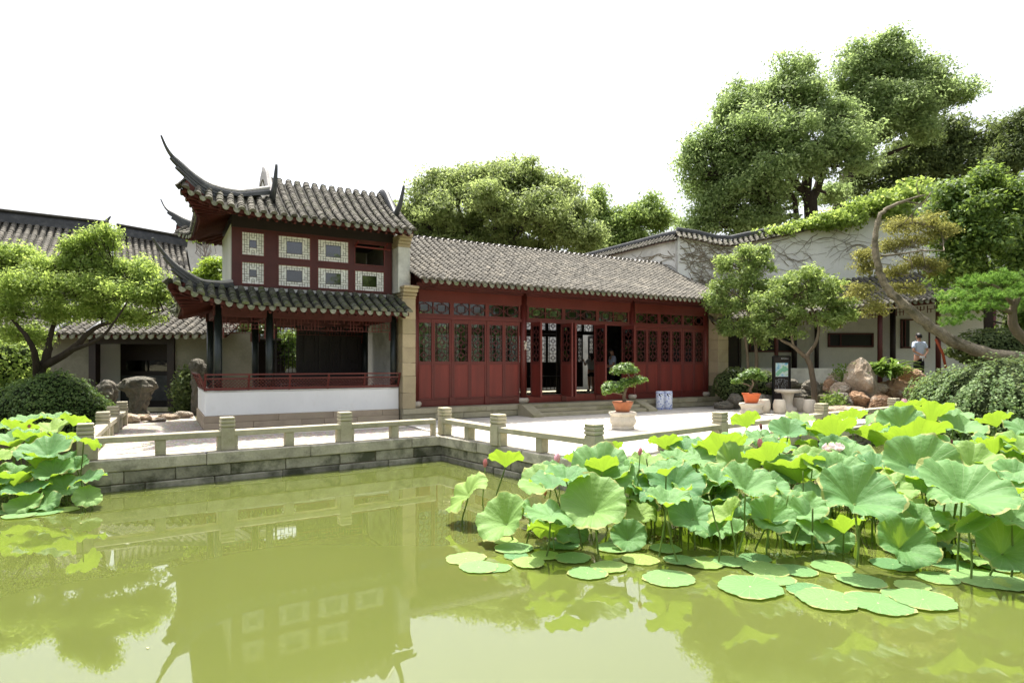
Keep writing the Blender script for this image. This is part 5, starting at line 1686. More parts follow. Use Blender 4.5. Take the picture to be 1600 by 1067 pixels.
# ================================================================== ROCKS
def rock(name, label, px, py, w, h, d, m='rock', seed=0, group=None, sub=4, cat='rock', depth=None, rough=.34):
    import bmesh
    bm = bmesh.new()
    bmesh.ops.create_icosphere(bm, subdivisions=sub, radius=1)
    k = d / F
    rx, rz = w * k / 2, h * k / 2
    ry = (depth or (rx + rz) / 2)
    o3 = Vector((seed * 7.3, seed * 3.1, seed * 5.7))
    rk = random.Random(seed * 13 + 1)
    planes = [(Vector((rk.gauss(0, 1), rk.gauss(0, 1), rk.gauss(0, 1))).normalized(), rk.uniform(.62, .9)) for _ in range(13)]
    for v in bm.verts:
        q = v.co.normalized()
        g = q.copy()
        for pn, ph in planes:
            dd = g.dot(pn)
            if dd > ph: g = g - pn * (dd - ph)
        f = g.length * 1.12 *(1 + rough * .55 * mnoise.noise(q * 1.3 + o3) + rough * .6 * abs(mnoise.noise(q * 2.7 + o3)) + rough * .25 * mnoise.noise(q * 6 + o3))
        cell = mnoise.cell_vector(q * 1.7 + o3)
        f += .05 * (cell.x - .5) * rough / .34
        v.co = Vector((q.x * rx, q.y * ry, q.z * rz)) * f
    me = bpy.data.meshes.new(name)
    bm.to_mesh(me); bm.free()
    c = at(px, py, d)
    o = inst(name, me, m, None, c)
    return tag(o, label, cat, group)
RG = 'rocks piled in the rockery'
rock('boulder', 'largest rounded tan boulder standing at the top of the rockery', 1346, 598, 42, 72, 17.9, 'rock', 1, RG, rough=.18)
rock('boulder', 'pale yellowish rock at the upper left of the rockery', 1306, 592, 24, 20, 18.5, 'rock', 2, RG)
rock('boulder', 'brown angular rock just below the broad-leaved plant', 1399, 610, 40, 40, 18.2, 'rock_brown', 3, RG)
rock('boulder', 'brown wedge rock at the feet of the man in the pale shirt', 1425, 590, 34, 34, 18.6, 'rock_brown', 4, RG)
rock('boulder', 'small pale cap rock lying on top of the middle rocks', 1376, 607, 20, 14, 17.8, 'rock', 5, RG)
rock('boulder', 'square tan rock under the small pale cap rock', 1368, 622, 28, 26, 17.7, 'rock_brown', 6, RG)
rock('boulder', 'orange-brown pointed rock at the front foot of the rockery', 1375, 633, 36, 26, 17.0, 'rock_brown', 7, RG)
rock('boulder', 'grey pitted upright rock at the front of the rockery', 1317, 626, 24, 28, 17.4, 'rock_grey', 8, RG)
rock('boulder', 'pinkish split rock right of the grey pitted rock', 1340, 622, 28, 24, 17.4, 'rock_brown', 9, RG)
rock('boulder', 'grey-tan rock between the yellowish rock and the large boulder', 1313, 608, 34, 22, 18.0, 'rock', 10, RG)
rock('boulder', 'low flat rock along the front foot of the rockery', 1320, 641, 70, 14, 16.9, 'rock', 11, RG)
rock('boulder', 'dark brown rock under the creeper mound edge', 1428, 622, 40, 36, 17.8, 'rock_brown', 12, RG)
rock('boulder', 'flat pale rock beside the drum stools', 1290, 634, 30, 10, 17.4, 'rock', 13, RG)
rock('boulder', 'brown rock at the left edge of the rockery below the yellowish rock', 1296, 603, 18, 18, 18.4, 'rock_brown', 14, RG)
for i, (px, py, w, h, lab) in enumerate(((1132, 634, 30, 14, 'low mossy edging rock nearest the hall\'s end pillar'), (1148, 626, 24, 22, 'taller mossy edging rock just behind the orange pot on its left'), (1195, 626, 34, 22, 'mossy edging rock between the orange pot and the map board'), (1250, 618, 40, 18, 'long mossy edging rock behind the stone table top'), (1268, 606, 24, 26, 'dark rock at the foot of the forked osmanthus trunk'), (1225, 600, 46, 14, 'flat mossy rock behind the map board'))):
    rock('edging_rock', lab, px, py, w, h, 20.0, 'rock_grey', 20 + i, 'edging rocks of the shaded bed')
def prof_rock(name, label, px, d, prof, m, seed, z0=0, tilt=0, holes=()):
    """weathered lake stone: stacked irregular rings (height, half-width px, shift px)"""
    k = d / F
    mb = MB(); rows = []
    c = G_(px, d, 0)
    ys = [q[0] for q in prof]
    zz = np.linspace(ys[0], ys[-1], 44)
    for y in zz:
        w = np.interp(-y, [-q for q in ys], [q[1] for q in prof]) if ys[0] > ys[-1] else 1
        sh = np.interp(-y, [-q for q in ys], [q[2] for q in prof])
        z = EYE - (y - HY) * k
        row = []
        for j in range(49):
            a = 2 * PI * j / 48
            q = Vector((math.cos(a), math.sin(a), z * 1.5)) + Vector((seed * 3.3,) * 3)
            f = 1 + .36 * mnoise.noise(q * 1.6) + .34 * mnoise.noise(q * 4.2) + .16 * mnoise.noise(q * 9) - .4 * max(0, mnoise.noise(q * 2.5 + Vector((9, 2, 5))))
            row.append((sh * k + math.cos(a) * w * k * f, math.sin(a) * w * k * .75 * f, z))
        rows.append(row)
    mb.grid(rows)
    mb.add(rows[-1][:-1], [tuple(range(48))])
    o = mb.build(name, m, None, (c.x, c.y, 0))
    return tag(o, label, 'rock', 'standing lake stones by the corridor doorway')
prof_rock('lake_stone', 'mushroom-shaped lake stone with broad sunlit top before the dark doorway', 215, 16.6, [(664, 14, -4), (655, 20, -4), (640, 12, 0), (625, 13, 3), (612, 18, 4), (606, 26, 3), (598, 27, 2), (592, 23, 2), (588, 6, 4)], 'rock_grey', 1)
prof_rock('lake_stone', 'narrow upright lake stone left of the mushroom-shaped one', 167, 17.2, [(662, 14, 0), (645, 15, 0), (630, 12, 2), (615, 15, 0), (605, 13, -1), (596, 8, 0), (593, 2, 0)], 'rock_grey', 2)
prof_rock('lake_stone', 'rugged lake stone standing against the pavilion\'s rear left corner', 312, 18.2, [(660, 12, 0), (640, 14, 0), (615, 10, -2), (590, 12, 0), (575, 14, -2), (563, 9, -4), (560, 2, -4)], 'rock_grey', 3)
for i, (px, py, w, h, d, lab) in enumerate(((205, 655, 24, 16, 15.4, 'low path rock at the end of the receding stone railing'), (225, 652, 20, 12, 15.6, 'small path rock at the foot of the mushroom-shaped stone'), (262, 652, 34, 10, 16.4, 'long flat sunlit rock in the middle of the path'), (285, 648, 26, 14, 16.8, 'path rock nearest the pavilion\'s rear corner'), (245, 656, 30, 8, 15.8, 'thin flat rock lying nearest the viewer on the path'))):
    rock('ground_rock', lab, px, py, w, h, d, 'rock', 30 + i, 'loose low rocks on the path')
# ================================================================== LOTUS BED
def lotusmat(name, top, under, trans):
    m = bpy.data.materials.new(name)
    m.use_nodes = True
    nt = m.node_tree
    bs = nt.nodes['Principled BSDF']
    out = nt.nodes['Material Output']
    tc = nt.nodes.new('ShaderNodeTexCoord')
    sx = nt.nodes.new('ShaderNodeSeparateXYZ')
    nt.links.new(tc.outputs['Object'], sx.inputs[0])
    ang = math_(nt, 'ARCTAN2', sx.outputs[1], sx.outputs[0])
    rad = math_(nt, 'SQRT', math_(nt, 'ADD', math_(nt, 'MULTIPLY', sx.outputs[0], sx.outputs[0]), math_(nt, 'MULTIPLY', sx.outputs[1], sx.outputs[1])))
    oi = nt.nodes.new('ShaderNodeObjectInfo')
    w = math_(nt, 'MULTIPLY', oi.outputs['Random'], 30.0)
    vein = math_(nt, 'ABSOLUTE', math_(nt, 'SINE', math_(nt, 'MULTIPLY', ang, 10.5)))
    vein = math_(nt, 'POWER', math_(nt, 'SUBTRACT', 1.0, vein), 11.0)
    cen = math_(nt, 'LESS_THAN', rad, .035)
    vfac = math_(nt, 'MAXIMUM', math_(nt, 'MULTIPLY', vein, .42), cen)
    n = nz(nt, tc.outputs['Object'], 2.2, 4, w)
    ct = ramp(nt, n, [(.3, mul(top, .78)), (.7, mul(top, 1.22))])
    k = ramp(nt, oi.outputs['Random'], [(0, (top[0] * .5, top[1] * .66, top[2] * .8)), (.4, mul(top, .95)), (.75, (top[0] * 1.15, top[1] * 1.1, top[2] * 1.15)), (1, (top[0] * 1.9, top[1] * 1.35, top[2] * .75))])
    ct = mix(nt, .75, ct, k)
    ct = mix(nt, vfac, ct, (.42, .55, .26))
    sp = ramp(nt, nz(nt, tc.outputs['Object'], 9, 3, w), [(.70, (0, 0, 0)), (.78, (.7,) * 3)])
    ct = mix(nt, sp, ct, (.30, .22, .08))
    rim = math_(nt, 'MULTIPLY', math_(nt, 'GREATER_THAN', math_(nt, 'ADD', rad, math_(nt, 'MULTIPLY', nz(nt, tc.outputs['Object'], 5, 4, w), .22)), 1.11), .75)
    ct = mix(nt, rim, ct, (.36, .34, .13))
    cu = mix(nt, math_(nt, 'MULTIPLY', vfac, .8), mix(nt, n, mul(under, .8), mul(under, 1.2)), mul(under, .62))
    ge = nt.nodes.new('ShaderNodeNewGeometry')
    c = mix(nt, ge.outputs['Backfacing'], ct, cu)
    nt.links.new(c, bs.inputs['Base Color'])
    bs.inputs['Roughness'].default_value = .55
    bs.inputs['Specular IOR Level'].default_value = .16
    b = nt.nodes.new('ShaderNodeBump')
    b.inputs['Strength'].default_value = .4
    b.inputs['Distance'].default_value = .03
    wr = math_(nt, 'ADD', math_(nt, 'MULTIPLY', vein, -.3), math_(nt, 'MULTIPLY', nz(nt, tc.outputs['Object'], 7, 3, w), 1.2))
    nt.links.new(wr, b.inputs['Height'])
    nt.links.new(b.outputs[0], bs.inputs['Normal'])
    tr = nt.nodes.new('ShaderNodeBsdfTranslucent')
    nt.links.new(mix(nt, math_(nt, 'MULTIPLY', vein, .35), (.44, .66, .045), (.20, .34, .03)), tr.inputs[0])
    ms = nt.nodes.new('ShaderNodeMixShader')
    ms.inputs[0].default_value = trans
    nt.links.new(bs.outputs[0], ms.inputs[1]); nt.links.new(tr.outputs[0], ms.inputs[2])
    nt.links.new(ms.outputs[0], out.inputs[0])
    return m
MT['lotus'] = lotusmat('lotus_leaf', (.130, .252, .092), (.24, .37, .075), .27)
MT['pad'] = lotusmat('floating_lotus_leaf', (.138, .252, .088), (.22, .32, .08), .12)
MT['lotus_dry'] = mat('withered_lotus_leaf', (.42, .40, .19), .8, .25, 6, .3, 20)
MT['petal'] = leafmat('lotus_petal', (.80, .42, .50), (.85, .62, .68), .3, (.85, .5, .6))
MT['petal_w'] = leafmat('lotus_petal_pale', (.85, .70, .72), (.88, .80, .80), .3, (.85, .7, .75))
MT['bud'] = leafmat('lotus_bud', (.62, .20, .24), (.75, .34, .38), .2)
MT['bud_d'] = leafmat('lotus_bud_dark', (.20, .06, .06), (.28, .10, .08), .1)

def lotus_mesh(seed, cup, wav, droop=0, fold=0):
    r_ = random.Random(seed)
    p = [r_.uniform(0, 6.28) for _ in range(6)]
    S = 84
    rings = [0, .06, .16, .3, .45, .6, .74, .86, .94, 1.0]
    mb = MB()
    rows = []
    for r in rings:
        row = []
        for k in range(S + 1):
            a = 2 * PI * (k % S) / S
            R_ = r * (1 + r * r * (.05 * math.sin(2 * a + p[0]) + .035 * math.sin(5 * a + p[1]) + .018 * math.sin(13 * a + p[2]) + .010 * math.sin(24 * a + p[5])))
            z = cup * (1.55 * r ** 1.35 - .62 * r ** 3.6 - .12 * math.exp(-(r / .12) ** 2))
            z += wav * r ** 3 * (math.sin(4 * a + p[3]) * .6 + math.sin(9 * a + p[4]) * .55 + math.sin(17 * a + p[2]) * .20) + wav * r ** 7 * .18 * math.sin(27 * a + 3 * math.sin(3 * a + p[5]))
            z += wav * .3 * r * (1 - r) * math.sin(8 * a + p[1])
            z -= droop * max(0, math.cos(a - p[0])) ** 2 * r ** 3
            x, y = math.cos(a) * R_, math.sin(a) * R_
            if fold:
                z += fold * abs(x) ** 1.3; x *= 1 - .45 * fold * abs(x)
            row.append((x, y, z))
        rows.append(row)
    mb.grid([r_[::-1] for r_ in rows])
    return mb.mesh('leaf')
LM = [lotus_mesh(i, *q) for i, q in enumerate(((.46, .11), (.56, .13), (.30, .13, .45), (.62, .11), (.42, .15, .35), (.20, .14, .60), (.52, .10), (.66, .11)))]
LM_YOUNG = lotus_mesh(31, .25, .05, 0, 1.1)
PADM = []
for i in range(5):
    m = lotus_mesh(50 + i, .012, .008); PADM.append(m)

def aim(tdir, tilt, spin):
    """normal tilted by tilt degrees towards screen direction tdir (0 = to the viewer, 90 = right, 180 = away)"""
    a = R(tdir); t = R(tilt)
    n = Vector((math.sin(a) * math.sin(t), -math.cos(a) * math.sin(t), math.cos(t)))
    q = n.to_track_quat('Z', 'Y').to_matrix()
    return q @ Matrix.Rotation(spin, 3, 'Z')
class Bed:
    def __init__(s, label, loc):
        s.t = thing('lotus_plant', label, 'lotus', loc)
        s.o = Vector(loc); s.rr = random.Random(3)
    def stem(s, p, base=None, r=.011):
        b = base or Vector((p.x + s.rr.gauss(0, .10), p.y + s.rr.gauss(0, .08) + .05, WZ - .25))
        m = p.lerp(b, .5) + Vector((s.rr.gauss(0, .03), s.rr.gauss(0, .03), 0))
        q = wobble([p, p.lerp(m, .5) + Vector((0, 0, 0)), m, b], 0, 3)
        mb = MB(); mb.tube([x - s.o for x in q], taper(len(q), r * .8, r), 6); mb.build('stem', 'stem', s.t)
    def leaf(s, px, py, w, d, tdir=0, tilt=25, var=None, m='lotus', me=None, stem=True):
        tilt = tilt * .62 if abs(tdir - 180) < 60 else (max(8, tilt - 17) if (tdir < 70 or tdir > 290) else tilt)
        c = at(px, py, d)
        if c.z < WZ + .12: c.z = WZ + .12
        R_ = w * d / F / 2 * .9
        me = me or LM[var if var is not None else s.rr.randrange(len(LM))]
        M3 = aim(tdir, tilt, s.rr.uniform(0, 6.28))
        off = M3 @ Vector((0, 0, -.24 * R_))
        o = inst('leaf', me, None, s.t, c + off - s.o)
        if not me.materials: me.materials.append(MT[m])
        o.rotation_euler = M3.to_euler()
        o.scale = (R_,) * 3
        if stem: s.stem(c + off - Vector((0, 0, .004)))
        return o
    def pad(s, px, py, w, asp=1.0):
        d = F * (EYE - WZ - .006) / (py - HY)
        c = at(px, py, d); c.z = WZ + .008 + s.rr.uniform(0, .012)
        R_ = w * d / F / 2
        me = s.rr.choice(PADM)
        o = inst('floating_leaf', me, 'pad', s.t, c - s.o, (R(s.rr.uniform(-.6, .6)), R(s.rr.uniform(-.6, .6)), s.rr.uniform(0, 6.28)), R_)
        return o
    def bud(s, px, py, w, d, m='bud', open_=0.0, n=10):
        c = at(px, py, d); R_ = w * d / F / 2
        core = MB(); core.lathe([(.12, -1.2), (.55, -.95), (.62, -.4), (.3, .4), (.02, .8)], 10)
        o = core.build('flower', m, s.t, c - s.o); o.scale = (R_ * .7,) * 3; o.rotation_euler = (R(s.rr.uniform(-12, 12)), R(s.rr.uniform(-12, 12)), 0)
        for lay in range(2 if open_ < .2 else 3):
            for i in range(n // 2 + lay):
                a = 2 * PI * i / (n // 2 + lay) + lay * .4
                mb = MB(); rows = []
                sp = open_ * (1.15 - .3 * lay)
                for k in range(7):
                    t = k / 6
                    rad = .35 + (.62 + sp * 1.1) * math.sin(PI * min(t, 1) * .62) - (.62 * (1 - open_ * .7)) * t ** 2.2
                    z = -1.25 + (2.9 - sp * 1.2) * t * (1.0 - .06 * lay)
                    ww = .52 * math.sin(PI * (.10 + .86 * t)) ** .8
                    row = []
                    for j in (-1, 0, 1):
                        aa = a + j * ww / max(rad, .4)
                        row.append((math.cos(aa) * (rad + .05 * abs(j)), math.sin(aa) * (rad + .05 * abs(j)), z))
                    rows.append(row)
                mb.grid(rows); mb.build('petal', m, o)
        s.stem(c - Vector((0, 0, R_ * .9)), r=.008)

bed = Bed('large bed of tall lotus leaves with pink buds filling the right of the pond', (5.0, 7.5, WZ))
for q in ((725, 768, 88, 7.6, 285, 52, 2), (786, 812, 96, 6.8, 320, 62, 6), (790, 722, 60, 8.2, 180, 48, 3), (846, 752, 84, 7.6, 325, 45, 0), (940, 738, 118, 7.2, 10, 48, 1), (928, 790, 118, 6.4, 350, 54, 6),
          (1055, 753, 100, 7.2, 0, 48, 0), (1085, 803, 100, 6.5, 5, 52, 4), (890, 842, 74, 6.9, 20, 40, 2), (982, 848, 64, 6.6, 0, 62, 6), (1122, 768, 60, 7.5, 0, 40, 3), (1193, 762, 84, 7.0, 350, 46, 0),
          (1205, 808, 78, 6.2, 355, 56, 1), (1272, 808, 92, 6.4, 10, 58, 2), (1340, 776, 132, 5.9, 0, 52, 1), (1398, 758, 74, 6.5, 30, 48, 4), (1440, 728, 128, 7.0, 350, 62, 0), (1508, 768, 148, 5.75, 0, 42, 6),
          (1586, 805, 96, 5.6, 10, 48, 4), (1412, 850, 100, 6.0, 0, 66, 3), (1445, 808, 100, 6.4, 20, 45, 2), (1572, 858, 110, 5.6, 350, 60, 1), (1150, 826, 42, 6.6, 300, 45, 3), (1152, 726, 84, 8.0, 15, 60, 1),
          (1200, 716, 84, 7.8, 200, 42, 7), (1128, 704, 96, 8.5, 190, 40, 3), (1166, 662, 54, 10.0, 180, 50, 7), (1232, 672, 66, 9.6, 340, 44, 0), (1218, 698, 66, 8.6, 0, 30, 4), (1302, 676, 84, 9.2, 180, 40, 3),
          (1290, 662, 84, 9.6, 0, 24, 5), (1408, 664, 76, 9.4, 330, 60, 1), (1452, 654, 84, 10.0, 180, 36, 7), (1502, 668, 72, 9.6, 0, 40, 0), (1425, 694, 124, 8.6, 180, 40, 3), (1330, 708, 72, 8.2, 0, 36, 0),
          (1565, 686, 84, 8.3, 10, 20, 5), (1548, 704, 72, 8.0, 180, 40, 7), (1522, 722, 90, 7.4, 0, 46, 1), (1588, 742, 74, 6.9, 340, 40, 6), (1246, 740, 104, 7.5, 185, 38, 3), (1285, 730, 78, 7.3, 20, 40, 0),
          (1040, 696, 56, 8.9, 180, 40, 7), (1010, 722, 64, 8.4, 0, 30, 4), (902, 722, 56, 8.2, 180, 30, 3), (866, 734, 52, 8.0, 30, 35, 0), (958, 704, 40, 8.8, 200, 55, 7), (1088, 712, 70, 8.3, 0, 34, 5),
          (1072, 698, 64, 8.8, 330, 30, 0), (985, 770, 66, 7.4, 30, 50, 1), (1000, 800, 60, 7.0, 330, 40, 2), (835, 800, 56, 7.2, 40, 55, 4), (1150, 780, 66, 7.0, 0, 30, 5), (1240, 770, 66, 6.9, 30, 40, 2), (1310, 735, 80, 7.2, 350, 44, 1),
          (1370, 725, 66, 7.6, 0, 35, 0), (1480, 745, 60, 6.6, 320, 45, 2), (1560, 770, 60, 6.3, 30, 40, 0), (1600, 700, 80, 7.8, 0, 35, 1), (1480, 690, 70, 8.4, 0, 30, 5), (1360, 680, 70, 9.0, 200, 30, 7), (1250, 655, 50, 10.4, 0, 30, 0),
          (1330, 655, 56, 10.3, 180, 35, 3), (1380, 648, 56, 10.6, 0, 28, 5), (1420, 642, 60, 10.9, 190, 35, 7), (1490, 650, 60, 10.4, 0, 30, 0), (1555, 660, 56, 9.8, 180, 40, 3), (1600, 668, 60, 9.2, 0, 30, 4), (1190, 678, 54, 9.4, 0, 30, 5), (1150, 690, 60, 9.0, 340, 35, 0),
          (1480, 860, 70, 6.4, 30, 35, 5), (1300, 850, 70, 6.6, 340, 45, 2), (1130, 840, 56, 7.0, 40, 40, 4), (1240, 855, 60, 6.7, 0, 50, 6), (1520, 880, 60, 6.0, 20, 30, 5)):
    bed.leaf(*q)
# a half-withered upright leaf and a folded pale leaf
o = bed.leaf(833, 792, 34, 6.7, 60, 75, None, 'lotus_dry', lotus_mesh(77, .3, .15, 0, 1.6))
o = bed.leaf(1517, 815, 66, 5.6, 0, 78, None, 'lotus', lotus_mesh(78, .2, .05, 0, 1.3))
rb = random.Random(21)
for i in range(140):                    # more leaves deeper in the bed
    d = rb.uniform(6.2, 10.5); f_ = (d - 6) / 5
    px = rb.uniform(770 + 330 * f_, 1610); py = 568 + (rb.uniform(1.2, 1.85)) * F / d
    bed.leaf(px, py, rb.uniform(60, 92) * 6.8 / d, d, rb.choice((0, 20, 340, 180, 90, 270)), rb.uniform(10, 50))
for i in range(26):                     # the bed goes on past the picture edge
    d = rb.uniform(5.6, 9); bed.leaf(rb.uniform(1630, 1630 + 300 * (10 - d) / 4), 568 + rb.uniform(1.0, 1.5) * F / d, rb.uniform(80, 115) * 6.4 / d, d, rb.choice((0, 20, 340, 180)), rb.uniform(15, 50))
for px, py, w in ((728, 872, 62), (748, 886, 60), (776, 887, 44), (803, 857, 60), (826, 880, 52), (806, 868, 40), (918, 896, 60), (952, 886, 58), (895, 872, 56), (1045, 903, 80), (1172, 918, 100), (1210, 905, 60), (1196, 890, 70),
                  (1262, 922, 66), (1292, 937, 92), (1372, 943, 96), (1442, 938, 92), (1405, 930, 50), (1345, 908, 70), (1425, 915, 52), (1466, 903, 60), (1545, 905, 100), (1588, 912, 60), (1100, 880, 62), (1140, 878, 54), (1000, 874, 56), (1062, 876, 50), (1245, 892, 58),
                  (880, 852, 50), (960, 856, 56), (1040, 858, 50), (1300, 886, 64), (1395, 882, 64), (1480, 880, 60), (852, 868, 46), (1180, 872, 50), (790, 845, 40), (1560, 885, 60)):
    bed.pad(px, py, w)
for i in range(46):
    d = rb.uniform(6.0, 8.4); px = rb.uniform(800 + (d - 6) * 40, 1600)
    p = at(px, 700, d); p.z = rb.uniform(-.1, .35); bed.stem(p, r=rb.uniform(.007, .011))
for q in ((758, 724, 13, 7.8, 'bud'), (1000, 706, 12, 7.4, 'bud'), (1188, 694, 16, 8.0, 'bud'), (1189, 667, 9, 9.5, 'bud_d'), (1487, 690, 7, 8.2, 'bud_d'), (852, 770, 9, 7.6, 'bud'), (1413, 634, 20, 11.0, 'petal'), (870, 718, 18, 8.3, 'petal')): bed.bud(*q)
bed.bud(920, 712, 22, 8.4, 'petal_w', .9, 12); bed.bud(1302, 698, 24, 8.3, 'petal_w', .9, 12); bed.bud(975, 775, 14, 7.3, 'petal_w', .6, 10)

bed2 = Bed('smaller bed of lotus leaves in front of the left railing corner', (-7.6, 9.0, WZ)); bed2.rr = random.Random(9)
for q in ((44, 656, 52, 10.6, 0, 24, 0), (78, 668, 62, 10.2, 0, 30, 4), (116, 660, 44, 10.2, 180, 40, 3), (132, 684, 56, 8.8, 150, 20, 5), (22, 690, 76, 9.5, 0, 30, 1), (72, 704, 86, 9.0, 0, 40, 0), (16, 738, 72, 8.9, 20, 50, 2), (84, 738, 66, 8.8, 0, 40, 1), (42, 768, 72, 8.4, 0, 24, 6),
          (104, 716, 60, 9.2, 30, 36, 4), (98, 758, 60, 8.7, 20, 50, 2), (136, 742, 60, 8.5, 10, 18, 5), (138, 774, 46, 8.3, 60, 55, 2), (38, 792, 56, 8.2, 0, 40, 4), (8, 662, 54, 10.4, 0, 30, 5), (8, 770, 44, 8.5, 0, 45, 1), (6, 712, 50, 9.3, 180, 40, 3), (58, 724, 60, 9.0, 180, 32, 7), (30, 672, 56, 10.0, 180, 36, 3),
          (104, 690, 56, 9.6, 180, 30, 7), (50, 690, 60, 9.6, 180, 40, 3), (88, 652, 44, 10.8, 0, 26, 0), (-20, 720, 80, 8.8, 0, 30, 0), (-15, 760, 70, 8.4, 0, 36, 1), (118, 728, 44, 9.0, 0, 50, 6), (70, 785, 50, 8.3, 330, 45, 2), (25, 752, 60, 8.6, 200, 30, 7)):
    bed2.leaf(*q)
for px, py, w in ((160, 764, 40), (30, 806, 44), (70, 800, 50), (100, 796, 40), (10, 800, 40)): bed2.pad(px, py, w)
for i in range(14):
    d = rb.uniform(8.3, 10.5); bed2.leaf(rb.uniform(-260, -30), 568 + rb.uniform(1.1, 1.7) * F / d, rb.uniform(55, 75), d, rb.choice((0, 20, 340, 180)), rb.uniform(15, 45))
bed2.bud(46, 664, 10, 10.0, 'bud')

n_ = 16
c_ = np.stack([rng.uniform(-7, 6, n_), rng.uniform(3.2, 10, n_), np.full(n_, WZ + .004)], 1)
c_[:8] = [tuple(at(693 + 4 * k + (k % 3) * 5, 782 - k, 8.8))[:2] + (WZ + .004,) for k in range(8)]
o = inst('floating_debris', quads_mesh('floating_debris', leaf_quads(c_, norm(rng.normal(size=(n_, 3)) * .04 + np.array([0, 0, 1.0])), .035, .6), 4), 'lotus_dry')
tag(o, 'tiny bits of leaf litter drifting on the open pond', 'debris', kind='stuff')
# ================================================================== POTS, TABLE, BINS, SIGNS
def bonsai(name, label, c, pot_prof, pm, sides, trunk, pads, leaf, rot=0):
    t = thing(name, label, 'bonsai', c)
    mb = MB(); mb.lathe(pot_prof, sides, smooth=sides > 8, rot=rot); pot = mb.build('pot', pm, t)
    mb = MB(); mb.lathe([(pot_prof[-1][0] * .8, pot_prof[-1][1] - .035), (pot_prof[-1][0] * .4, pot_prof[-1][1] - .01)], 14); mb.build('soil', 'soil', pot)
    mb = MB()
    for pth in trunk:
        q = wobble([p for p, r in pth], .006, 5); rr = np.interp(np.linspace(0, 1, len(q)), np.linspace(0, 1, len(pth)), [r for p, r in pth]); mb.tube(q, list(rr), 8)
    mb.build('trunk', 'bark', t)
    P, N, CC = clump_points(pads, 34, 26, .085, (.2, 1.0), .6)
    N = norm(N + np.array([0, 0, .4]))
    inst('crown', quads_mesh('crown', leaf_quads(P, N, leaf, .45), 4), 'l_bonsai', t)
    return t
pc = G_(973, 13.95)
mb = MB()
hexp = [(.24, 0), (.27, .02), (.27, .06), (.25, .08), (.30, .14), (.315, .20), (.29, .27), (.275, .30), (.31, .33), (.33, .36), (.32, .39), (.2, .395)]
mb.lathe(hexp, 8, smooth=False, rot=PI / 8)
tag(mb.build('stone_pedestal', 'whitestone', None, pc), 'pale carved octagonal stone pedestal on the terrace under the tiered bonsai', 'pedestal')
V_ = Vector
bonsai('bonsai_tree', 'tiered bonsai in a terracotta pot on the octagonal pedestal', pc + V_((0, 0, .395)), [(.15, 0), (.16, .02), (.22, .17), (.235, .20), (.24, .235), (.225, .235)], 'terra', 18,
    [[(V_((.05, 0, .2)), .05), (V_((.03, 0, .34)), .04), (V_((.06, 0, .5)), .035), (V_((.12, 0, .6)), .028), (V_((.2, 0, .68)), .02), (V_((.14, 0, .85)), .016), (V_((.08, 0, 1.0)), .01)],
     [(V_((.05, 0, .4)), .025), (V_((-.1, 0, .42)), .02), (V_((-.3, .02, .46)), .012)], [(V_((.12, 0, .6)), .02), (V_((.3, 0, .66)), .014), (V_((.45, 0, .72)), .008)]],
    [((-.33, 0, .50), (.17, .16, .09)), ((-.14, -.05, .58), (.20, .18, .12)), ((.10, .02, .66), (.20, .18, .09)), ((.38, 0, .74), (.20, .16, .07)), ((.02, .0, .98), (.26, .20, .08)), ((.24, .02, .96), (.16, .14, .07)), ((.10, 0, 1.05), (.14, .12, .06)), ((-.3, .05, .62), (.12, .12, .07)), ((-.14, 0, .93), (.12, .12, .06))], .055)
pc2 = G_(1174, 18.2)
mb = MB(); mb.lathe([(.30, 0), (.33, .03), (.33, .09), (.29, .13), (.30, .2), (.34, .25), (.36, .28), (.34, .32), (.2, .322)], 20)
tag(mb.build('stone_pedestal', 'whitestone', None, pc2), 'low round pale stone pedestal under the orange bonsai pot', 'pedestal')
bonsai('bonsai_tree', 'cloud-shaped bonsai in a bright orange pot near the stone table', pc2 + V_((0, 0, .322)), [(.17, 0), (.18, .015), (.25, .24), (.27, .26), (.27, .29), (.25, .29)], 'terra2', 18,
    [[(V_((0, 0, .24)), .05), (V_((-.04, 0, .40)), .045), (V_((.05, 0, .55)), .035), (V_((.02, 0, .7)), .02)], [(V_((-.02, 0, .5)), .025), (V_((-.2, 0, .58)), .018), (V_((-.36, 0, .62)), .01)]],
    [((.0, 0, .86), (.30, .25, .12)), ((.2, 0, .80), (.20, .2, .11)), ((-.18, 0, .80), (.2, .2, .10)), ((.05, 0, .96), (.2, .18, .08)), ((-.40, 0, .66), (.16, .14, .07)), ((.32, 0, .72), (.14, .14, .07))], .06)
# stone table and drum stools
tb = G_(1231, 18.75)
t = thing('stone_table', 'round pale stone table on a baluster foot among drum stools', 'table', tb)
mb = MB(); mb.lathe([(.26, 0), (.27, .05), (.25, .14), (.16, .18), (.13, .30), (.16, .45), (.19, .60)], 20); mb.build('foot', 'whitestone', t)
mb = MB(); mb.lathe([(.30, .602), (.37, .63), (.385, .66), (.375, .70), (.2, .702)], 28); mb.build('table_top', 'whitestone', t)
sm = MB(); sm.lathe([(.14, 0), (.155, .02), (.185, .15), (.185, .27), (.155, .40), (.14, .42), (.08, .423)], 18); smesh = sm.mesh('drum_stool')
for px, d, lab in ((1194, 18.5, 'pale stone drum stool nearest the orange bonsai pot'), (1218, 18.3, 'pale stone drum stool in front of the table foot, on its left side'), (1248, 19.0, 'stone drum stool tucked just behind the table on its right side'), (1265, 18.3, 'pale stone drum stool nearest the terrace railing post')):
    tag(inst('drum_stool', smesh, 'whitestone', None, G_(px, d)), lab, 'stool', 'drum stools round the stone table')
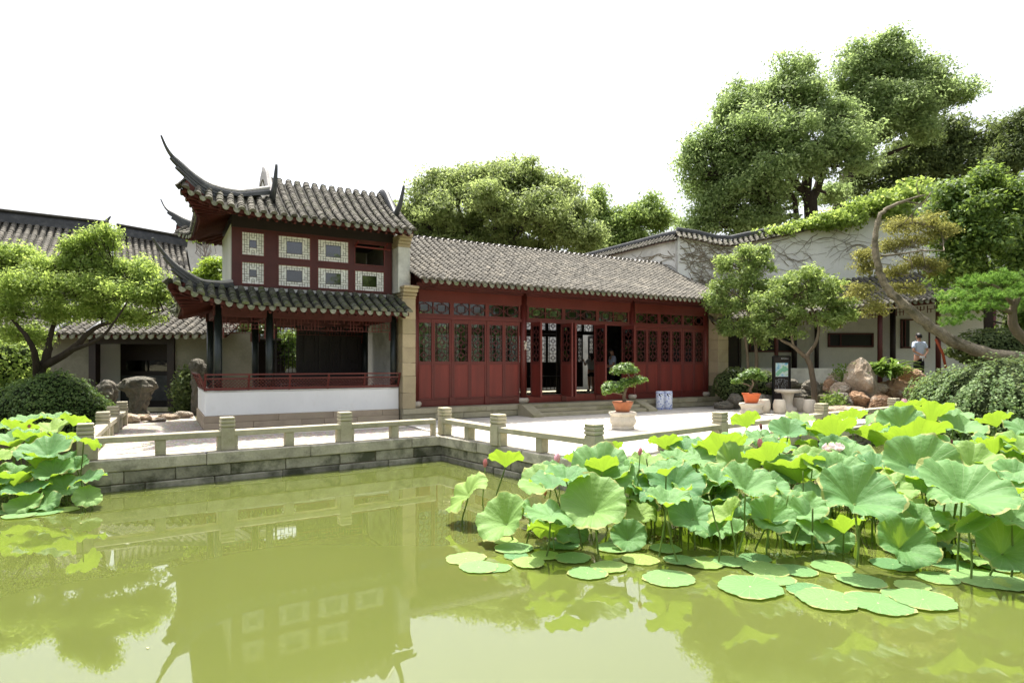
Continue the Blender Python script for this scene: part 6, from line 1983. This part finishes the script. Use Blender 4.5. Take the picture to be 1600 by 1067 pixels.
# porcelain litter bins
def porcelain():
    m = bpy.data.materials.new('blue_white_porcelain'); m.use_nodes = True
    nt = m.node_tree; bs = nt.nodes['Principled BSDF']
    tc = nt.nodes.new('ShaderNodeTexCoord')
    vo = nt.nodes.new('ShaderNodeTexVoronoi'); vo.inputs['Scale'].default_value = 13
    nt.links.new(tc.outputs['Object'], vo.inputs['Vector'])
    f = ramp(nt, vo.outputs['Distance'], [(.22, (.9,) * 3), (.36, (0, 0, 0))])
    sx = nt.nodes.new('ShaderNodeSeparateXYZ'); nt.links.new(tc.outputs['Object'], sx.inputs[0])
    bands = ramp(nt, sx.outputs[2], [(0, (1, 1, 1)), (.07, (1, 1, 1)), (.075, (0, 0, 0)), (.52, (0, 0, 0)), (.525, (.9,) * 3), (.56, (.9,) * 3), (.565, (0, 0, 0))])
    ff = mix(nt, .5, f, bands, 'ADD')
    n = nz(nt, tc.outputs['Object'], 30, 3)
    c = mix(nt, ff, (.72, .75, .84), (.10, .17, .52))
    c = mix(nt, ramp(nt, n, [(.5, (0, 0, 0)), (.7, (.35,) * 3)]), c, (.16, .24, .60))
    nt.links.new(c, bs.inputs['Base Color']); bs.inputs['Roughness'].default_value = .15
    return m
MT['porc'] = porcelain()
bm_ = MB(); bm_.lathe([(.135, 0), (.14, .015), (.14, .58), (.125, .60), (.02, .602)], 24); bmesh_ = bm_.mesh('porcelain_bin')
hm = MB()
for i in range(1): 
    pts = []
    for k in range(14):
        a = 2 * PI * k / 14
        x = .055 * math.sin(a) ** 3 * 1.2; z = .045 * (math.cos(a) * 1.1 - .35 * math.cos(2 * a) - .12 * math.cos(3 * a))
        yy = -math.sqrt(.1425 ** 2 - x * x)
        pts.append((x, yy, .48 + z))
    hm.add(pts, [tuple(range(14))])
hmesh = hm.mesh('opening')
for px, d, lab in ((1031.5, 19.9, 'blue and white porcelain litter bin on the left of the pair by the hall steps'), (1044, 20.0, 'blue and white porcelain litter bin on the right of the pair by the hall steps')):
    o = thing('porcelain_bin', lab, 'litter bin', G_(px, d), R(-8), 'porcelain litter bins')
    inst('bin_body', bmesh_, 'porc', o); inst('opening', hmesh, 'black', o)
# map board
def mapmat():
    m = bpy.data.materials.new('garden_map_print'); m.use_nodes = True
    nt = m.node_tree; bs = nt.nodes['Principled BSDF']
    tc = nt.nodes.new('ShaderNodeTexCoord')
    n = nz(nt, tc.outputs['Object'], 5, 3)
    c = ramp(nt, n, [(.35, (.16, .42, .62)), (.44, (.55, .72, .80)), (.5, (.72, .78, .66)), (.56, (.20, .52, .34)), (.68, (.30, .58, .40))])
    nt.links.new(c, bs.inputs['Base Color']); bs.inputs['Roughness'].default_value = .3
    return m
MT['map'] = mapmat()
mp_ = G_(1221.5, 19.6)
t = thing('map_board', 'dark upright notice board with a green and blue garden map', 'sign', (mp_.x, mp_.y, 0))
mb = MB(); mb.cbox(-.25, .25, 0, .06, .35, 1.72, .008); mb.build('panel', 'darkwood', t)
mb = MB(); mb.box(-.29, -.255, -.01, .07, .0, 1.74); mb.box(.255, .29, -.01, .07, 0, 1.74); mb.box(-.255, .255, -.012, .07, 1.725, 1.76); mb.build('frame', 'black', t)
mb = MB(); mb.box(-.20, .20, -.006, -.002, 1.08, 1.52); mb.build('map', 'map', t)
mb = MB()
rr = random.Random(2)
for i in range(6):
    x0 = -.02 + i * .04
    for k in range(4): mb.box(x0 + rr.uniform(0, .012), x0 + .02 + rr.uniform(0, .012), -.005, -.002, 1.645 + k * .010, 1.650 + k * .010)
for i in range(9):
    for k in range(14):
        if rr.random() < .7: mb.box(-.2 + i * .045, -.2 + i * .045 + rr.uniform(.008, .02), -.005, -.002, .55 + k * .034, .562 + k * .034)
mb.build('lettering', 'paper', t)
pl = W(16.7, -.42)
t = thing('plaque', 'small pale notice plaque on a dark post by the hall\'s right end pillar', 'sign', (pl.x, pl.y, 0), TH)
mb = MB(); mb.box(-.03, .03, 0, .05, 0, .72); mb.build('post', 'darkwood', t)
mb = MB(); mb.cbox(-.21, .21, -.03, 0, .60, .86, .006); mb.build('plate', 'paper', t)
mb = MB()
for i in range(7):
    for k in range(4):
        if rr.random() < .8: mb.box(-.15 + i * .045, -.13 + i * .045, -.034, -.031, .66 + k * .04, .68 + k * .04)
mb.build('lettering', 'ridge', t)
# prop under the juniper
mb = MB(); a = at(1473, 552, 17.3); b = at(1462, 530, 17.2); mb.tube([at(1478, 575, 17.3), a, b], [.035, .035, .032], 10)
tag(mb.build('trunk_prop', 'prop'), 'short orange-red prop supporting the leaning juniper trunk', 'prop')
mb = MB(); a = at(1313, 492, 21.9); mb.beam(a, a - Vector((0, 0, .35)), .03, .03); mb.beam(a - Vector((0, 0, .35)), a - Vector((0, 0, .48)), .05, .05)
tag(mb.build('red_tassel', 'red'), 'small red tassel hanging from the gallery eave', 'tassel')

# ================================================================== PEOPLE
def skin_obj(name, joints, edges, root, m, parent, sub=2):
    me = bpy.data.meshes.new(name)
    keys = list(joints)
    me.from_pydata([joints[k][0] for k in keys], [(keys.index(a), keys.index(b)) for a, b in edges], [])
    me.update()
    o = inst(name, me, m, parent)
    md = o.modifiers.new('skin', 'SKIN'); md.use_smooth_shade = True
    if not me.skin_vertices: me.skin_vertices.new()
    for i, k in enumerate(keys):
        r = joints[k][1]
        sv = me.skin_vertices[0].data[i]
        sv.radius = r if hasattr(r, '__len__') else (r, r)
        sv.use_root = (k == root)
    s = o.modifiers.new('sub', 'SUBSURF'); s.levels = sub; s.render_levels = sub
    return o
def person(label, loc, rz, h, arms, shirt, legs_m, shorts=False, hair_long=False, group=None, held=None):
    t = thing('person', label, 'person', loc, rz, group)
    s = h / 1.7
    t.scale = (s, s, s)
    J = {'pel': ((0, 0, .93), (.135, .10)), 'sp': ((0, .01, 1.12), (.125, .09)), 'ch': ((0, 0, 1.32), (.15, .10)), 'nk': ((0, -.01, 1.455), .052), 'nk2': ((0, .01, 1.51), .05),
         'hd': ((0, .02, 1.585), (.073, .085)), 'hd2': ((0, .02, 1.66), (.066, .078))}
    E_ = [('pel', 'sp'), ('sp', 'ch'), ('ch', 'nk'), ('nk', 'nk2'), ('nk2', 'hd'), ('hd', 'hd2')]
    for sd, sg in (('l', -1), ('r', 1)):
        el, wr = arms[sd]
        J.update({sd + 'sh': ((sg * .175, 0, 1.39), .058), sd + 'el': (el, .043), sd + 'wr': (wr, .030),
                  sd + 'hip': ((sg * .09, 0, .88), .095), sd + 'kn': ((sg * .10, .02, .49), .06), sd + 'an': ((sg * .10, -.03, .09), .042), sd + 'to': ((sg * .115, .12, .035), .036)})
        E_ += [('ch', sd + 'sh'), (sd + 'sh', sd + 'el'), (sd + 'el', sd + 'wr'), ('pel', sd + 'hip'), (sd + 'hip', sd + 'kn'), (sd + 'kn', sd + 'an'), (sd + 'an', sd + 'to')]
        w = Vector(wr); dr = (w - Vector(el)).normalized()
        palm = w + dr * .075
        J[sd + 'pm'] = (tuple(palm), (.036, .018)); E_.append((sd + 'wr', sd + 'pm'))
        side = dr.cross(Vector((0, 1, 0)))
        side = side.normalized() if side.length > .1 else Vector((1, 0, 0))
        for f, (o_, ln) in enumerate(((-.027, .055), (-.009, .070), (.009, .065), (.027, .050))):
            a = palm + side * o_ + dr * ln * .55; b = a + dr * ln * .5 + Vector((0, -.012, -.012))
            J[f'{sd}f{f}'] = (tuple(a), .009); J[f'{sd}g{f}'] = (tuple(b), .008); E_ += [(sd + 'pm', f'{sd}f{f}'), (f'{sd}f{f}', f'{sd}g{f}')]
        th = w + dr * .035 + side * .04
        J[sd + 'th'] = (tuple(th), .010); J[sd + 'ti'] = (tuple(th + dr * .045 + side * .012), .009); E_ += [(sd + 'wr', sd + 'th'), (sd + 'th', sd + 'ti')]
    skin_obj('body', J, E_, 'pel', 'skin', t)
    # shirt
    SJ = {'w': ((0, 0, .90), (.165, .125)), 'sp': ((0, .01, 1.10), (.158, .118)), 'ch': ((0, 0, 1.32), (.178, .125)), 'nk': ((0, -.005, 1.445), (.075, .07))}
    SE = [('w', 'sp'), ('sp', 'ch'), ('ch', 'nk')]
    for sd, sg in (('l', -1), ('r', 1)):
        el = Vector(arms[sd][0]); sh = Vector((sg * .185, 0, 1.385)); e = sh.lerp(el, .72)
        SJ[sd + 's'] = (tuple(sh), .075); SJ[sd + 'e'] = (tuple(e), .068); SE += [('ch', sd + 's'), (sd + 's', sd + 'e')]
    skin_obj('shirt', SJ, SE, 'ch', shirt, t)
    TJ = {'p': ((0, 0, .95), (.158, .12)), 'p2': ((0, 0, .86), (.16, .125))}; TE = [('p', 'p2')]
    for sd, sg in (('l', -1), ('r', 1)):
        TJ[sd + 'h'] = ((sg * .095, 0, .80), .108)
        if shorts: TJ[sd + 'k'] = ((sg * .10, .005, .62), .10); TE += [('p2', sd + 'h'), (sd + 'h', sd + 'k')]
        else:
            TJ[sd + 'k'] = ((sg * .10, .015, .48), .082); TJ[sd + 'a'] = ((sg * .10, -.02, .08), .068); TE += [('p2', sd + 'h'), (sd + 'h', sd + 'k'), (sd + 'k', sd + 'a')]
    skin_obj('shorts' if shorts else 'trousers', TJ, TE, 'p2', legs_m, t)
    for sg in (-1, 1):
        mb = MB(); mb.lathe([(.05, 0), (.052, .03), (.045, .07), (.03, .085)], 12, (sg * .11, .045, 0), sx=.95, sy=2.3); mb.build('shoe', 'black', t)
    hd = MB(); rows = []
    for i in range(9):
        a = PI * .62 * i / 8
        rows.append([(math.sin(a) * math.cos(b) * .086, .02 - .006 + math.sin(a) * math.sin(b) * .104 - (.012 if math.sin(b) < 0 else -.002) , 1.632 + math.cos(a) * .104 - (.03 if math.sin(b) < -.2 else -.02) * (i / 8)) for b in np.linspace(0, 2 * PI, 21)])
    hd.grid(rows); hr = hd.build('hair', 'hair', t)
    if hair_long:
        mb = MB(); q = [(0, -.06, 1.68), (0, -.10, 1.60), (0, -.10, 1.48), (0, -.09, 1.40)]; mb.tube(q, [.07, .075, .07, .03], 12); mb.build('back_hair', 'hair', hr)
    # face
    for sg in (-1, 1):
        mb = MB(); mb.lathe([(.001, -.012), (.011, 0), (.001, .012)], 8, (sg * .03, .104, 1.615)); mb.build('eye', 'black', t)
        mb = MB(); mb.lathe([(.001, -.03), (.016, -.01), (.02, .01), (.001, .03)], 8, (sg * .086, .015, 1.60)); mb.build('ear', 'skin', t)
    mb = MB(); mb.tube([(0, .098, 1.62), (0, .122, 1.59), (0, .108, 1.58)], [.008, .014, .008], 8); mb.build('nose', 'skin', t)
    if held:
        mb = MB(); mb.cbox(*held, .004); mb.build('held_paper', 'paper', t)
    return t
mp = at(1436, 560, 20.6)
person('man in a pale blue short-sleeved shirt with hands clasped behind his back', (mp.x, mp.y, .80), R(8), 1.70,
       {'l': ((-.27, -.07, 1.12), (-.045, -.165, .985)), 'r': ((.27, -.07, 1.12), (.06, -.175, .97))}, 'shirt_blue', 'trousers', group=None)
mp = W(uat(1438, 0), 0)
tq = thing('paper_leaflet', 'white folded leaflet held behind his back by the man in pale blue', 'leaflet', at(1441, 558, 20.32), R(20))
mb = MB(); mb.cbox(-.11, .11, -.012, .012, -.03, .03, .004); mb.add([(-.02, 0, -.03), (.05, 0, -.03), (.04, .0, -.13), (.0, .0, -.12)], [(0, 1, 2, 3)]); mb.build('sheet', 'paper', tq)
mp = at(923.5, 600, 26.2)
person('woman in a white top and dark shorts standing in the hall\'s rear doorway', (mp.x, mp.y, .315), R(20), 1.62,
       {'l': ((-.25, .10, 1.16), (-.22, .28, 1.36)), 'r': ((.25, .02, 1.10), (.24, .10, .86))}, 'shirt_white', 'trousers', True, True)
mp = at(957, 600, 22.0)
person('visitor in a pale shirt half hidden behind an open red door leaf', (mp.x, mp.y, .315), R(100), 1.72,
       {'l': ((-.25, .05, 1.12), (-.15, .25, 1.05)), 'r': ((.25, .03, 1.12), (.15, .22, 1.08))}, 'shirt_blue', 'trousers')
